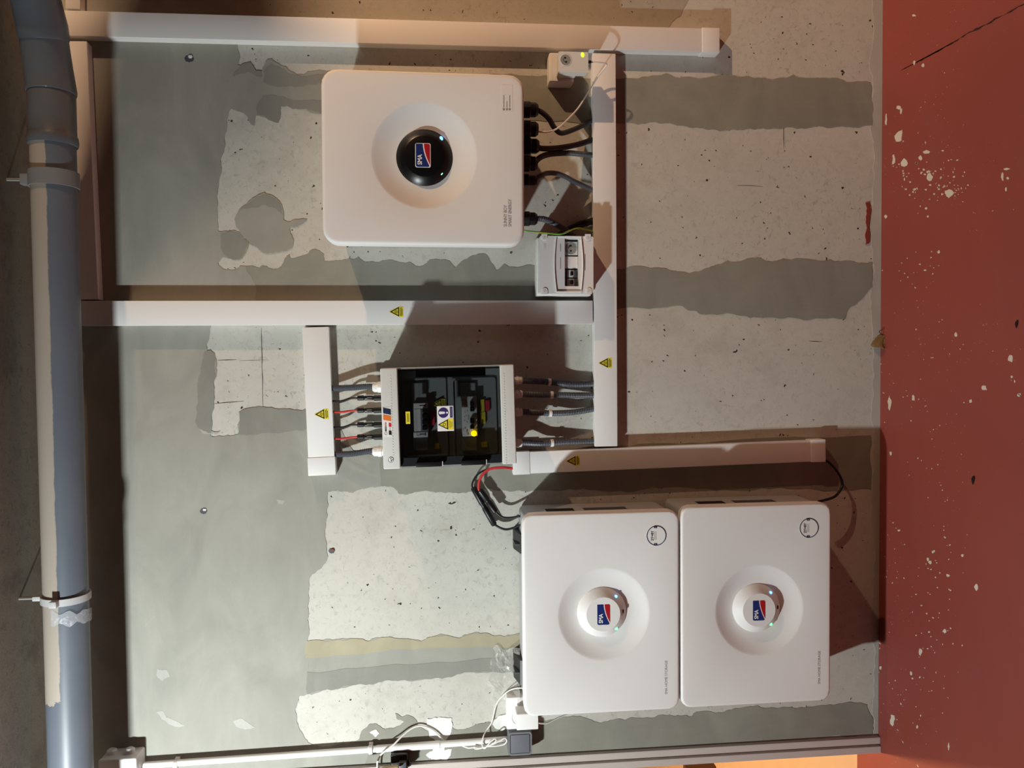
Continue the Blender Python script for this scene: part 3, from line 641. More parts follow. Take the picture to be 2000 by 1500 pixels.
# side of the housing: labels and rotary isolator
for x0, x1, mt in ((806, 838, 'sticker_white'), (903, 921, 'dull_yellow')):
    a = INV.rect(x0, 480, x1, 490, 0.12)
    st = INV.part('side_label', box(NB(), bodyr[0]-0.0006, bodyr[0]+0.001, -0.150, -0.080, a[2], a[3]), mt)
    if mt == 'sticker_white':
        dz = a[3]-a[2]
        INV.part('print', box(box(NB(), bodyr[0]-0.0010, bodyr[0], -0.135, -0.10, a[2]+dz*0.35, a[2]+dz*0.85), bodyr[0]-0.0010, bodyr[0], -0.13, -0.09, a[2]+dz*0.06, a[2]+dz*0.18), 'print_black', parent=st)
a = INV.rect(931, 480, 975, 490, 0.14)
INV.part('isolator_switch', box(NB(), bodyr[0]-0.016, bodyr[0]+0.002, -0.165, -0.105, a[2], a[3], 0.005), 'black_plastic', 35)
# glands on the underside
def gland(t, px, py, d, r, ln, mat, axis='z', name='cable_gland', parent=None, nut=True):
    """threaded gland whose free end points down (sign of ln) from (px, py)"""
    c = t.l(px, py, d); bm = NB(); s = 1 if ln > 0 else -1; rings = []
    for rr_, zz in ((r*0.92, 0), (r*0.92, 0.18), (r*1.08, 0.2), (r*1.08, 0.52), (r*0.95, 0.58), (r*0.95, 0.85), (r*0.7, 1.0), (r*0.4, 1.0)):
        nn = 12; rings.append([(c.x+rr_*math.cos(2*math.pi*i/nn), c.y+rr_*math.sin(2*math.pi*i/nn), c.z+ln*zz) for i in range(nn)])
    loops(bm, rings); return t.part(name, bm, mat, 30, parent)
for y, r, d, x0, ln in ((214, 0.022, 0.13, 1016, -0.052), (252, 0.023, 0.14, 1016, -0.052), (285, 0.023, 0.12, 1016, -0.055), (319, 0.022, 0.13, 1016, -0.050), (352, 0.017, 0.11, 1014, -0.052), (427, 0.020, 0.11, 1016, -0.050)):
    gland(INV, x0, y, d, r, ln, 'black_plastic')

# ---- cables under the inverter
cable('cable_conduit', 'dark conduit looping from the topmost inverter gland, passed by the white lead', 'conduit', [(1040,213,0.13),(1056,218,0.13),(1072,232,0.12),(1083,250,0.10),(1096,260,0.08),(1118,254,0.05),(1136,246,0.03),(1158,234,0.02)], 0.0078, 'conduit_dark')
cable('power_cable', 'thick black cable between inverter gland and duct, just above a corrugated conduit', 'cable', [(1044,284,0.12),(1058,290,0.11),(1090,289,0.08),(1125,283,0.05),(1158,273,0.02)], 0.0085, 'black_plastic')
cable('cable_conduit', 'corrugated conduit directly beneath the thick black cable under the inverter', 'conduit', [(1044,318,0.13),(1056,307,0.12),(1075,301,0.09),(1110,299,0.06),(1136,301,0.04),(1158,303,0.02)], 0.0088, 'conduit_grey', True)
cable('cable_conduit', 'smooth grey conduit arching from the fifth inverter gland down to the duct', 'conduit', [(1044,351,0.11),(1056,343,0.11),(1072,338,0.09),(1095,341,0.07),(1125,356,0.045),(1160,372,0.02)], 0.0075, 'conduit_grey')
cable('cable_conduit', 'ribbed grey conduit curving behind the green and yellow earth wire', 'conduit', [(1044,427,0.11),(1062,428,0.11),(1082,436,0.08),(1104,449,0.05),(1124,466,0.02)], 0.0095, 'conduit_grey', True)
cable('power_cable', 'black cable half hidden in shadow beside the socket-and-breaker box', 'cable', [(1085,466,0.016),(1112,448,0.02),(1135,438,0.02),(1160,431,0.016)], 0.011, 'black_plastic')
cable('earth_wire', 'thin green and yellow earth wire from inverter to duct', 'wire', [(1015,449,0.12),(1035,452,0.12),(1065,455,0.115),(1095,457,0.112),(1112,451,0.10),(1128,446,0.07),(1142,448,0.05),(1162,454,0.025)], 0.0026, 'earth_wire', k=10)

# ---- surface socket with plug-in adapter
SK = Thing('wall_socket', 'beige surface wall socket behind the plug-in adapter with lime light', 'socket', 1096, 134, 0)
a = SK.rect(1073, 103, 1121, 160, 0.055)
SK.part('socket_box', box(NB(), a[0], a[1], -0.055, -0.0005, a[2], a[3], 0.006, 3), 'white_plastic', 35)
c_ = SK.l(1103, 128, 0.055)
SK.part('socket_well', lathe(NB(), c_.x, c_.z, [(0.024, -0.054), (0.024, -0.0562), (0.021, -0.0562), (0.020, -0.054)], 32), 'white_plastic', 30)
AD = Thing('plug_adapter', 'plug-in adapter with round outlet and glowing lime light, above the white lead', 'adapter', 1120, 123, 0.058)
AD.o.location.y = -0.0565; AD.M = Matrix.Translation(AD.o.location); AD.Mi = AD.M.inverted()
a = AD.rect(1091, 101, 1149, 141, 0.118); yf = -0.118+0.0565
bm = NB(); out = rrect(a[0], a[1], a[2], a[3], 0.004, 4)
prism(bm, out, yf+0.030, yf); AD.part('adapter_body', bm, 'box_grey')
AD.part('plug_stem', box(NB(), a[0]+0.004, a[1]-0.010, yf+0.030, 0.0, a[2]+0.030, a[3]-0.002, 0.003), 'box_grey')
c_ = AD.l(1105, 117, 0.118)
w1 = AD.part('outlet_rim', lathe(NB(), c_.x, c_.z, [(0.0172, yf+0.001), (0.0172, yf-0.001), (0.0155, yf-0.001), (0.0150, yf+0.001)], 36), 'box_grey', 30)
w2_ = AD.part('outlet_well', lathe(NB(), c_.x, c_.z, [(0.0153, yf+0.001), (0.0153, yf-0.0004), (0.001, yf-0.0004)], 36), 'socket_grey')
for dx, dz in ((-0.006, -0.001), (0.006, 0.002)): AD.part('contact_hole', prism(NB(), circle(c_.x+dx, c_.z+dz, 0.0026, 12), yf-0.0003, yf-0.0009), 'black_plastic', parent=w2_)
AD.part('earth_pin', prism(NB(), circle(c_.x-0.0005, c_.z+0.0075, 0.0018, 10), yf-0.0003, yf-0.004), 'zinc', parent=w2_)
led(AD, None, 1138, 107, 0.118, 'led_lime', 0.0048, 0.1)
bpy.data.objects[[o.name for o in AD.o.children if o.name.startswith('indicator')][0]].location.y = 0.0565
cable('charger_lead', 'thin white lead hanging from the lime-lit adapter towards the inverter glands', 'cable', [(1147,121,0.10),(1158,121,0.10),(1172,122,0.095),(1184,125,0.085),(1183,130,0.075),(1172,144,0.065),(1160,162,0.06),(1146,185,0.065),(1130,210,0.08),(1112,230,0.10),(1095,246,0.12),(1080,255,0.13),(1066,258,0.14),(1044,257,0.14)], 0.0024, 'white_cable', k=8)
o = mesh_obj('lead_plug', tube(NB(), [P(1143,121,0.10)-P(1143,121,0.10), P(1155,121,0.104)-P(1143,121,0.10)], 0.0045, 10), 'dark_grey', bpy.data.objects['charger_lead']); o.location = P(1143,121,0.10)-bpy.data.objects['charger_lead'].location

# ---- socket-and-breaker box
BB = Thing('socket_breaker_box', 'small white distribution box with grey socket and two breakers in a window', 'breaker box', 1102, 518, 0, a=0.004)
D = 0.105; a = BB.rect(1054, 461, 1159, 573, D)
BB.part('back_box', box(NB(), a[0]-0.003, a[1]+0.002, -D*0.55, -0.0005, a[2]-0.002, a[3]+0.002, 0.003), 'bright_white_plastic', 35)
wi = BB.rect(1085, 462.5, 1139, 568, D); win = BB.rect(1103, 466, 1131, 559, D)
out = rrect(a[0], a[1], a[2], a[3], 0.006, 5); xm = (win[0]+win[1])/2
inn = rrect(win[0], win[1], win[2], win[3], 0.002, 5)
cov = BB.part('cover', frame(NB(), out, inn, -D, -D*0.5), 'white_plastic', 30)
# raised spindle-shaped surround of the window
sp = BB.rect(1083, 463, 1138, 569, D); ns = 12; L_ = []; R_ = []
for i in range(ns+1):
    s = i/ns; bul = 0.006*math.sin(math.pi*s); x = sp[0]+(sp[1]-sp[0])*s
    L_.append((x, sp[3]-0.006+bul)); R_.append((x, sp[2]+0.006-bul))
outl = L_ + R_[::-1]
def inset_poly(pts, k, c): return [(c[0]+(x-c[0])*k, c[1]+(z-c[1])*k) for x, z in pts]
wn = [(win[0]+(win[1]-win[0])*(i/ns), win[3]+0.0155) for i in range(ns+1)] + [(win[0]+(win[1]-win[0])*(1-i/ns), win[2]-0.0005) for i in range(ns+1)]
BB.part('window_surround', frame(NB(), inset_poly(outl, 1.03, (xm, (sp[2]+sp[3])/2)), outl, -D-0.0045, -D+0.001), 'white_plastic', 30)
bm = NB(); prism(bm, [(win[0]-0.002, win[2]-0.002), (win[1]+0.002, win[2]-0.002), (win[1]+0.002, win[3]+0.002), (win[0]-0.002, win[3]+0.002)], -D*0.6, -D*0.62)
BB.part('mounting_plate', bm, 'socket_grey')
dn = D-0.012
a2 = BB.rect(1103, 471, 1129.5, 497, D); sq = BB.part('socket_module', box(NB(), a2[0], a2[1], -dn, -D*0.6, a2[2], a2[3], 0.001), 'device_white', 30)
cc = ((a2[0]+a2[1])/2, (a2[2]+a2[3])/2)
sw = BB.part('socket_face', lathe(NB(), cc[0], cc[1], [(0.0175, -dn+0.001), (0.0175, -dn-0.001), (0.0165, -dn-0.001), (0.0160, -dn-0.0003), (0.001, -dn-0.0003)], 36), 'socket_grey', 30, sq)
for dx, dz in ((-0.0075, 0.0), (0.0075, 0.0)): BB.part('contact_hole', prism(NB(), circle(cc[0]+dx, cc[1]+dz, 0.0024, 12), -dn-0.0002, -dn-0.0011), 'black_plastic', parent=sq)
BB.part('earth_pin', prism(NB(), circle(cc[0], cc[1]+0.0085, 0.0022, 10), -dn, -dn-0.006), 'zinc', parent=sq)
a2 = BB.rect(1103, 500, 1130, 523, D); BB.part('blank_plate', box(NB(), a2[0], a2[1], -dn-0.001, -D*0.6, a2[2], a2[3], 0.001), 'white_plastic', 30)
for y0, y1 in ((525.5, 541), (542.5, 558.5)):
    a2 = BB.rect(1103.5, y0, 1131, y1, D); br = BB.part('circuit_breaker', box(NB(), a2[0], a2[1], -D*0.78, -D*0.6, a2[2], a2[3], 0.001), 'mid_grey', 30)
    xm2 = (a2[0]+a2[1])/2
    BB.part('breaker_nose', box(NB(), a2[0]+0.001, a2[1]-0.001, -D*0.86, -D*0.77, a2[2]+0.012, a2[3]-0.010, 0.001), 'device_white', parent=br)
    BB.part('toggle', box(NB(), xm2-0.006, xm2+0.006, -D*0.97, -D*0.85, a2[2]+0.016, a2[2]+0.024, 0.001), 'black_plastic', parent=br)
for x, y0, y1 in ((1094, 476, 491), (1094, 503, 525), (1142, 496, 528)):
    a2 = BB.rect(x, y0, x+1.2, y1, D); BB.part('label_slot', box(NB(), a2[0], a2[1], -D-0.0006, -D+0.001, a2[2], a2[3]), 'print_grey', parent=cov)
bm = NB()
for x in (1061, 1063, 1065):
    a2 = BB.rect(x, 476, x+0.7, 488, D); box(bm, a2[0], a2[1], -D-0.0008, -D+0.001, a2[2], a2[3])
BB.part('embossed_mark', bm, 'white_plastic', parent=cov)
for px, py, up in ((1063, 464, 1), (1148, 464, 1), (1064, 568, -1), (1150, 568, -1)):
    c = BB.l(px, py, D); pts = [(c.x+(0.010 if up > 0 else -0.010), c.z-0.0085), (c.x+(0.010 if up > 0 else -0.010), c.z+0.0085)] + [(c.x-up*0.0085*math.sin(R(q)), c.z+0.0085*math.cos(R(q))) for q in range(0, 181, 20)]
    sc_ = BB.part('screw_recess', prism(NB(), pts, -D-0.0022, -D+0.001), 'white_plastic', parent=cov)
    BB.part('screw_head', prism(NB(), circle(c.x, c.z, 0.0045, 14), -D-0.0026, -D-0.002), 'device_white', parent=cov)

# ---- breaker enclosure with smoked door
EN = Thing('breaker_enclosure', 'grey enclosure with smoked glass door, amber light and safety stickers', 'breaker box', 875, 815, 0, a=-0.020)
D = 0.195; a = EN.rect(746, 716, 1006, 911, D)
X0, X1, Z0, Z1 = a
zt = EN.l(779, 815, D).z; zb = EN.l(979, 815, D).z          # the door lies between these
bm = NB(); frame(bm, rrect(X0, X1, Z0, Z1, 0.006, 3), rrect(X0+0.012, X1-0.004, Z0+0.012, Z1-0.012, 0.004, 3), -D+0.016, -0.012)
EN.part('case', bm, 'box_grey', 30)
EN.part('back_plate', box(NB(), X0, X1, -0.014, -0.0005, Z0, Z1), 'box_grey')
top = EN.part('upper_cover', box(NB(), X0-0.001, X1+0.001, -D, -D+0.020, zt, Z1+0.001, 0.005, 3), 'box_grey', 35)
bot = EN.part('lower_cover', box(NB(), X0-0.001, X1+0.001, -D, -D+0.020, Z0-0.001, zb, 0.005, 3), 'box_grey', 35)
def dot_row(parent, z, x0, x1, nx):
    bm = NB()
    for i in range(nx):
        x = x0+(x1-x0)*i/(nx-1); box(bm, x-0.0012, x+0.0012, -D-0.0007, -D+0.002, z-0.0016, z+0.0016)
    EN.part('embossed_row', bm, 'box_grey', parent=parent)
dot_row(top, EN.l(765, 800, D).z, EN.l(765, 890, D).x, EN.l(765, 735, D).x, 30); dot_row(bot, EN.l(986, 800, D).z, EN.l(986, 905, D).x, EN.l(986, 730, D).x, 34)
# inner panel with two bays
dp = 0.125
EN.part('inner_panel', box(NB(), X0+0.018, X1-0.010, -dp+0.006, -dp+0.010, zb-0.006, zt+0.006), 'inner_grey')
for bi, (x0, x1) in enumerate(((791, 869), (887, 966))):
    A_ = EN.rect(x0, 742, x1, 888, dp); bm = NB()
    frame(bm, rrect(A_[0]-0.006, A_[1]+0.006, A_[2]-0.006, A_[3]+0.006, 0.008, 4), rrect(A_[0], A_[1], A_[2], A_[3], 0.006, 4), -dp, -dp+0.008)
    EN.part('bay_rim', bm, 'inner_grey', 30)
    A_ = EN.rect(x0+14, 748, x0+43, 880, dp); EN.part('device_slot', box(NB(), A_[0], A_[1], -dp-0.004, -dp+0.007, A_[2], A_[3], 0.001), 'inner_grey')
# left bay: four toggles between two end blocks; right bay: two meters with switches
for y0, y1, nm, mt in ((787, 797, 'terminal_block', 'device_white'), (797, 842, 'isolator', 'mid_grey'), (843, 853, 'terminal_block', 'device_white')):
    A_ = EN.rect(808, y0, 836, y1, dp); dv = EN.part(nm, box(NB(), A_[0], A_[1], -dp-0.018, -dp, A_[2], A_[3], 0.001), mt, 30)
    if nm == 'isolator':
        B_ = EN.rect(809, y0+1, 822, y1-1, dp); EN.part('rating_plate', box(NB(), B_[0], B_[1], -dp-0.0186, -dp-0.017, B_[2], B_[3]), 'device_white', parent=dv)
        for k in range(4):
            c = EN.l(829, 801+k*11.5, dp+0.018); EN.part('toggle', box(NB(), c.x-0.0055, c.x+0.0055, -dp-0.032, -dp-0.017, c.z-0.008, c.z+0.006, 0.001), 'black_plastic', parent=dv)
    else:
        c = EN.l(826, (y0+y1)/2, dp+0.018); EN.part('print', box(box(NB(), c.x-0.001, c.x+0.001, -dp-0.0188, -dp-0.017, c.z-0.006, c.z+0.010), c.x-0.004, c.x+0.004, -dp-0.0188, -dp-0.017, c.z-0.008, c.z-0.006), 'print_black', parent=dv)
A_ = EN.rect(902, 774, 931, 851, dp); dv = EN.part('surge_protector', box(NB(), A_[0], A_[1], -dp-0.018, -dp, A_[2], A_[3], 0.001), 'device_white', 30)
rp = random.Random(3); bm = NB()
for k in range(26):
    c = EN.l(rp.uniform(905, 916), rp.uniform(790, 848), dp+0.018); box(bm, c.x-rp.uniform(0.0008, 0.004), c.x+rp.uniform(0.0008, 0.004), -dp-0.0187, -dp-0.017, c.z-0.0008, c.z+0.0008)
EN.part('print', bm, 'print_grey', parent=dv)
for y0, y1 in ((784, 792), (794, 803), (816, 826), (831, 837)):
    B_ = EN.rect(918, y0, 926, y1, dp+0.018); EN.part('toggle', box(NB(), B_[0], B_[1], -dp-0.030, -dp-0.016, B_[2], B_[3], 0.001), 'black_plastic', parent=dv)
c = EN.l(925.5, 846, 0.135); bm = NB(); lathe(bm, c.x, c.z, [(0.0085, -dp-0.015), (0.0085, -dp-0.020), (0.0078, -dp-0.026), (0.005, -dp-0.031), (0.001, -dp-0.032)], 24)
EN.part('amber_lamp', bm, 'lamp_amber', 60)
for x0, y0, x1, y1, mt in ((938, 780, 946, 804, 'dull_yellow'), (938, 805, 948, 827, 'dull_yellow'), (948, 782, 956, 803, 'sticker_red'), (841, 806, 849, 830, 'sticker_red'), (849, 866, 858, 876, 'dull_yellow'), (940, 863, 952, 873, 'dull_yellow')):
    B_ = EN.rect(x0, y0, x1, y1, dp); EN.part('inner_label', box(NB(), B_[0], B_[1], -dp-0.0012, -dp+0.006, B_[2], B_[3]), mt)
warning_sticker(EN, 857, 789, 0.95, y=-dp-0.002, d=dp, yellow='dull_yellow')
# the door
door = EN.part('door', frame(NB(), rrect(X0+0.001, X1-0.001, zb+0.0005, zt-0.0005, 0.003, 5), rrect(X0+0.030, X1-0.032, zb+0.012, zt-0.014, 0.012, 5), -D+0.004, -D+0.014), 'smoked_glass', 30)
EN.part('door_pane', box(NB(), X0+0.028, X1-0.030, -D+0.001, -D+0.004, zb+0.010, zt-0.012, 0.001), 'smoked_glass', parent=door)
EN.part('door_hinge', box(NB(), X1-0.030, X1-0.004, -D+0.015, -D+0.022, zb+0.04, zt-0.05, 0.002), 'black_plastic', parent=door)
EN.part('door_sill', box(NB(), X0+0.002, X0+0.028, -D+0.015, -D+0.024, zb+0.001, zt-0.001, 0.002), 'dark_grey', parent=door)
for x0, x1 in ((812, 863), (901, 949)):
    B_ = EN.rect(x0, 903, x1, 911, D); EN.part('door_latch', box(NB(), X0+0.0005, X0+0.014, -D+0.001, -D+0.013, B_[2], B_[3], 0.002), 'black_plastic', 35, door)
    EN.part('latch_edge', box(NB(), X0+0.001, X0+0.015, -D-0.0005, -D+0.008, B_[2]-0.003, B_[2]-0.001), 'box_grey', parent=door)
# stickers on the door
yd = -D+0.001
B_ = EN.rect(854, 793, 886, 842, D); st = EN.part('safety_sticker', box(NB(), B_[0], B_[1], yd-0.0006, yd, B_[2], B_[3]), 'sticker_white', parent=door)
ys = yd-0.0006; W_, H_ = B_[1]-B_[0], B_[3]-B_[2]
cx, cz = B_[0]+W_*0.735, B_[2]+H_*0.62
EN.part('mandatory_disc', prism(NB(), circle(cx, cz, W_*0.205, 40), ys, ys-0.0005), 'print_violet', parent=door)
mk = NB(); prism(mk, [(cx-0.0027, cz-0.0045), (cx+0.0027, cz-0.0045), (cx+0.0042, cz+0.0105), (cx, cz+0.0130), (cx-0.0042, cz+0.0105)], ys-0.0005, ys-0.0010); prism(mk, circle(cx, cz-0.0105, 0.0028, 16), ys-0.0005, ys-0.0010)
EN.part('exclamation_mark', mk, 'sticker_white', parent=door)
EN.part('violet_bar', box(NB(), B_[0]+W_*0.53, B_[0]+W_*0.96, ys-0.0005, ys, B_[2]+H_*0.05, B_[2]+H_*0.22), 'print_violet', parent=door)
EN.part('yellow_bar', box(NB(), B_[0]+W_*0.05, B_[0]+W_*0.49, ys-0.0005, ys, B_[2]+H_*0.03, B_[2]+H_*0.34), 'yellow', parent=door)
tx, tz = B_[0]+W_*0.26, B_[2]+H_*0.60
tri = lambda r: [(tx, tz+r), (tx-r*0.86, tz-r*0.66), (tx+r*0.86, tz-r*0.66)]
EN.part('warning_triangle', prism(NB(), tri(0.0165), ys, ys-0.0004), 'yellow', parent=door)
bm = NB(); frame(bm, tri(0.0170), tri(0.0125), ys-0.0004, ys-0.0009); frame(bm, circle(tx, tz-0.001, 0.0045, 16), circle(tx, tz-0.001, 0.0032, 16), ys-0.0004, ys-0.0008)
for row in range(4): box(bm, B_[0]+W_*(0.10+0.02*row), B_[0]+W_*(0.42-0.02*row), ys-0.0007, ys-0.0003, B_[2]+H_*(0.27-0.06*row), B_[2]+H_*(0.285-0.06*row))
EN.part('print', bm, 'print_black', parent=door)
bm = NB()
for row in range(3): box(bm, B_[0]+W_*0.57, B_[0]+W_*0.92, ys-0.0007, ys-0.0003, B_[2]+H_*(0.175-0.045*row), B_[2]+H_*(0.187-0.045*row))
EN.part('print', bm, 'print_grey', parent=door)
B_ = EN.rect(792.5, 804, 801, 828, D); st = EN.part('yellow_sticker', box(NB(), B_[0], B_[1], yd-0.0006, yd, B_[2], B_[3]), 'yellow', parent=door)
bm = NB(); W_, H_ = B_[1]-B_[0], B_[3]-B_[2]
for k in (0.34, 0.62): box(bm, B_[0]+W_*0.15, B_[0]+W_*0.85, yd-0.0010, yd-0.0005, B_[2]+H_*(k-0.06), B_[2]+H_*(k+0.06))
EN.part('print', bm, 'print_black', parent=door)
# maker's sticker on the upper cover: navy, orange, red and black fields on white, tilted a little
c = EN.l(756.5, 825, D); k = 0.00146; ys = -D-0.0003
def quad(x0, x1, z0, z1, sh=0.25): return [(c.x+x0*k-sh*z0*k*0, c.z+z0*k), (c.x+x1*k, c.z+z0*k), (c.x+x1*k, c.z+z1*k), (c.x+x0*k, c.z+z1*k)]
def para(x0, x1, z0, z1, sl=0.22): return [(c.x+(x0+sl*z0)*k, c.z+z0*k), (c.x+(x1+sl*z0)*k, c.z+z0*k), (c.x+(x1+sl*z1)*k, c.z+z1*k), (c.x+(x0+sl*z1)*k, c.z+z1*k)]
mkr = flat(EN, 'maker_sticker', quad(-28, 29, -8.5, 9), ys, 'sticker_white', top)
flat(EN, 'navy_field', para(16, 27, -7.4, 7.4), ys-0.0005, 'sticker_navy', top); flat(EN, 'orange_field', para(3.5, 14, -7.4, 7.4), ys-0.0005, 'sticker_orange', top)
flat(EN, 'red_field', para(-7.5, 0, -7.4, -2.5), ys-0.0005, 'sticker_red', top); flat(EN, 'black_field', para(-23, -15, -7.4, -2.2), ys-0.0005, 'print_black', top)
flat(EN, 'grey_line', quad(-15.5, -9, -5.2, -4.2), ys-0.0005, 'print_grey', top)
text(top, 'MAD', 4.6*k, c.x-17*k, c.z+1.8*k, ys-0.0008, 'print_black', bold=0.0002, sx=0.9); text(top, 'ENA', 4.6*k, c.x-7.6*k, c.z+1.8*k, ys-0.0008, 'sticker_red', sx=0.9)
bm = NB(); frame(bm, circle(c.x-21*k, c.z+3.4*k, 2.9*k, 14), circle(c.x-21*k, c.z+3.4*k, 2.1*k, 14), ys-0.0005, ys-0.0009); EN.part('ring_mark', bm, 'print_grey', parent=top)
c2 = EN.l(763.5, 898, D); mk = EN.part('round_mark', prism(NB(), circle(c2.x, c2.z, 0.0078, 28), -D-0.0002, -D-0.0007), 'sticker_white', parent=top)
bm = NB(); frame(bm, circle(c2.x, c2.z, 0.0078, 28), circle(c2.x, c2.z, 0.0069, 28), -D-0.0007, -D-0.0011)
for dx, dz in ((0.003, 0.0), (-0.003, -0.001), (0, -0.004)): prism(bm, circle(c2.x+dx, c2.z+dz, 0.0017, 10), -D-0.0007, -D-0.0011)
EN.part('print', bm, 'print_black', parent=top)
# glands: two white ones on the upper side, four below
for py in (756, 881): gland(EN, 750, py, 0.048, 0.0155, 0.034, 'bright_white_plastic')
for py in (743, 770, 805, 866): gland(EN, 1004, py, 0.048, 0.0125, -0.026, 'box_grey')
for py in (777, 801, 829, 853):
    c = EN.l(748, py, 0.048); EN.part('panel_connector', tube(NB(), [Vector((c.x, c.y, c.z-0.004)), Vector((c.x, c.y, c.z+0.024))], 0.0085, 12), 'black_plastic', 30)

# conduits and leads on the upper side of the enclosure
cable('cable_conduit', 'corrugated grey conduit from short duct to enclosure, above all four thin leads', 'conduit', [(645,758,0.02),(665,758,0.030),(690,757,0.042),(715,755,0.048),(730,755,0.048)], 0.0098, 'conduit_grey', True, 'conduits into the enclosure')
cable('cable_conduit', 'corrugated grey conduit from short duct to enclosure, below all four thin leads', 'conduit', [(648,887,0.02),(668,887,0.030),(690,886,0.040),(715,882,0.048),(734,879,0.048)], 0.0098, 'conduit_grey', True, 'conduits into the enclosure')
for i, (ys_, ye, mt, lb) in enumerate(((784, 777, 'black_plastic', 'black plugged lead nearest the upper conduit of the smoked-door enclosure'), (805, 801, 'red_cable', 'red plugged lead between two black leads beside the enclosure'), (835, 829, 'black_plastic', 'black plugged lead between two red leads beside the enclosure'), (857, 853, 'red_cable', 'red plugged lead nearest the lower conduit of the smoked-door enclosure'))):
    o, pts = cable('solar_lead', lb, 'cable', [(644,ys_-1,0.02),(658,ys_,0.028),(670,ys_-0.5,0.034),(684,ye+1.5,0.044),(700,ye+0.5,0.048),(716,ye,0.048)], 0.0032, mt, group='plugged leads of the enclosure')
    base = pts[0]
    for x0, x1, r, nm in ((698, 711, 0.0078, 'plug_nut'), (711.5, 729, 0.0072, 'plug_body'), (729.5, 743, 0.0084, 'plug_collar')):
        A_, B2 = P(x0, ye+0.4, 0.048)-base, P(x1, ye, 0.048)-base
        mesh_obj(nm, tube(NB(), [A_, A_.lerp(B2, 0.08), A_.lerp(B2, 0.92), B2], lambda i, c_, r=r: r*(0.85 if i in (0, c_-1) else 1), 10), 'black_plastic', o, 30)
    A_ = P(722, ye+1, 0.048)-base
    bm = NB()
    for dx in (-0.0025, 0.0025): box(bm, A_.x+dx-0.0006, A_.x+dx+0.0006, A_.y-0.0082, A_.y-0.0068, A_.z-0.007, A_.z+0.007)
    mesh_obj('plug_print', bm, 'print_grey', o)
# four conduits below it
for i, (path, tie, lb) in enumerate((([(1014,743,0.048),(1030,744,0.044),(1055,745,0.034),(1080,747,0.030),(1105,750,0.024),(1130,751,0.022),(1162,750,0.018)], (1074, 746.5, 0.032), 'topmost of four grey conduits between the enclosure and the tall duct'),
                                 ([(1015,769,0.048),(1030,770,0.044),(1055,771,0.034),(1080,771,0.030),(1120,772,0.025),(1162,772,0.018)], (1077, 771, 0.032), 'second of four grey conduits from the top, with white tie, below the enclosure'),
                                 ([(1016,804,0.048),(1032,805,0.044),(1055,806,0.034),(1080,807,0.030),(1110,806,0.024),(1135,803,0.022),(1162,798,0.018)], (1075, 806.5, 0.032), 'third of four grey conduits from the top, bending slightly upward'),
                                 ([(1016,864,0.048),(1030,865,0.044),(1055,866,0.034),(1080,865,0.030),(1110,863,0.024),(1162,862,0.018)], (1078, 865, 0.032), 'lone lower grey conduit with white tie, touching the battery duct'))):
    o, pts = cable('cable_conduit', lb, 'conduit', path, 0.0102, 'conduit_grey', True, 'conduits below the enclosure')
    q = P(*tie); j = min(range(len(pts)), key=lambda n_: (pts[n_]-q).length); t_ = (pts[j+1]-pts[j-1]).normalized()
    A_ = pts[j]-pts[0]
    mesh_obj('cable_tie', tube(NB(), [A_-t_*0.0045, A_-t_*0.004, A_+t_*0.004, A_+t_*0.0045], lambda i, c_: 0.0108 if i in (0, c_-1) else 0.0118, 14), 'bright_white_plastic', o, 40)

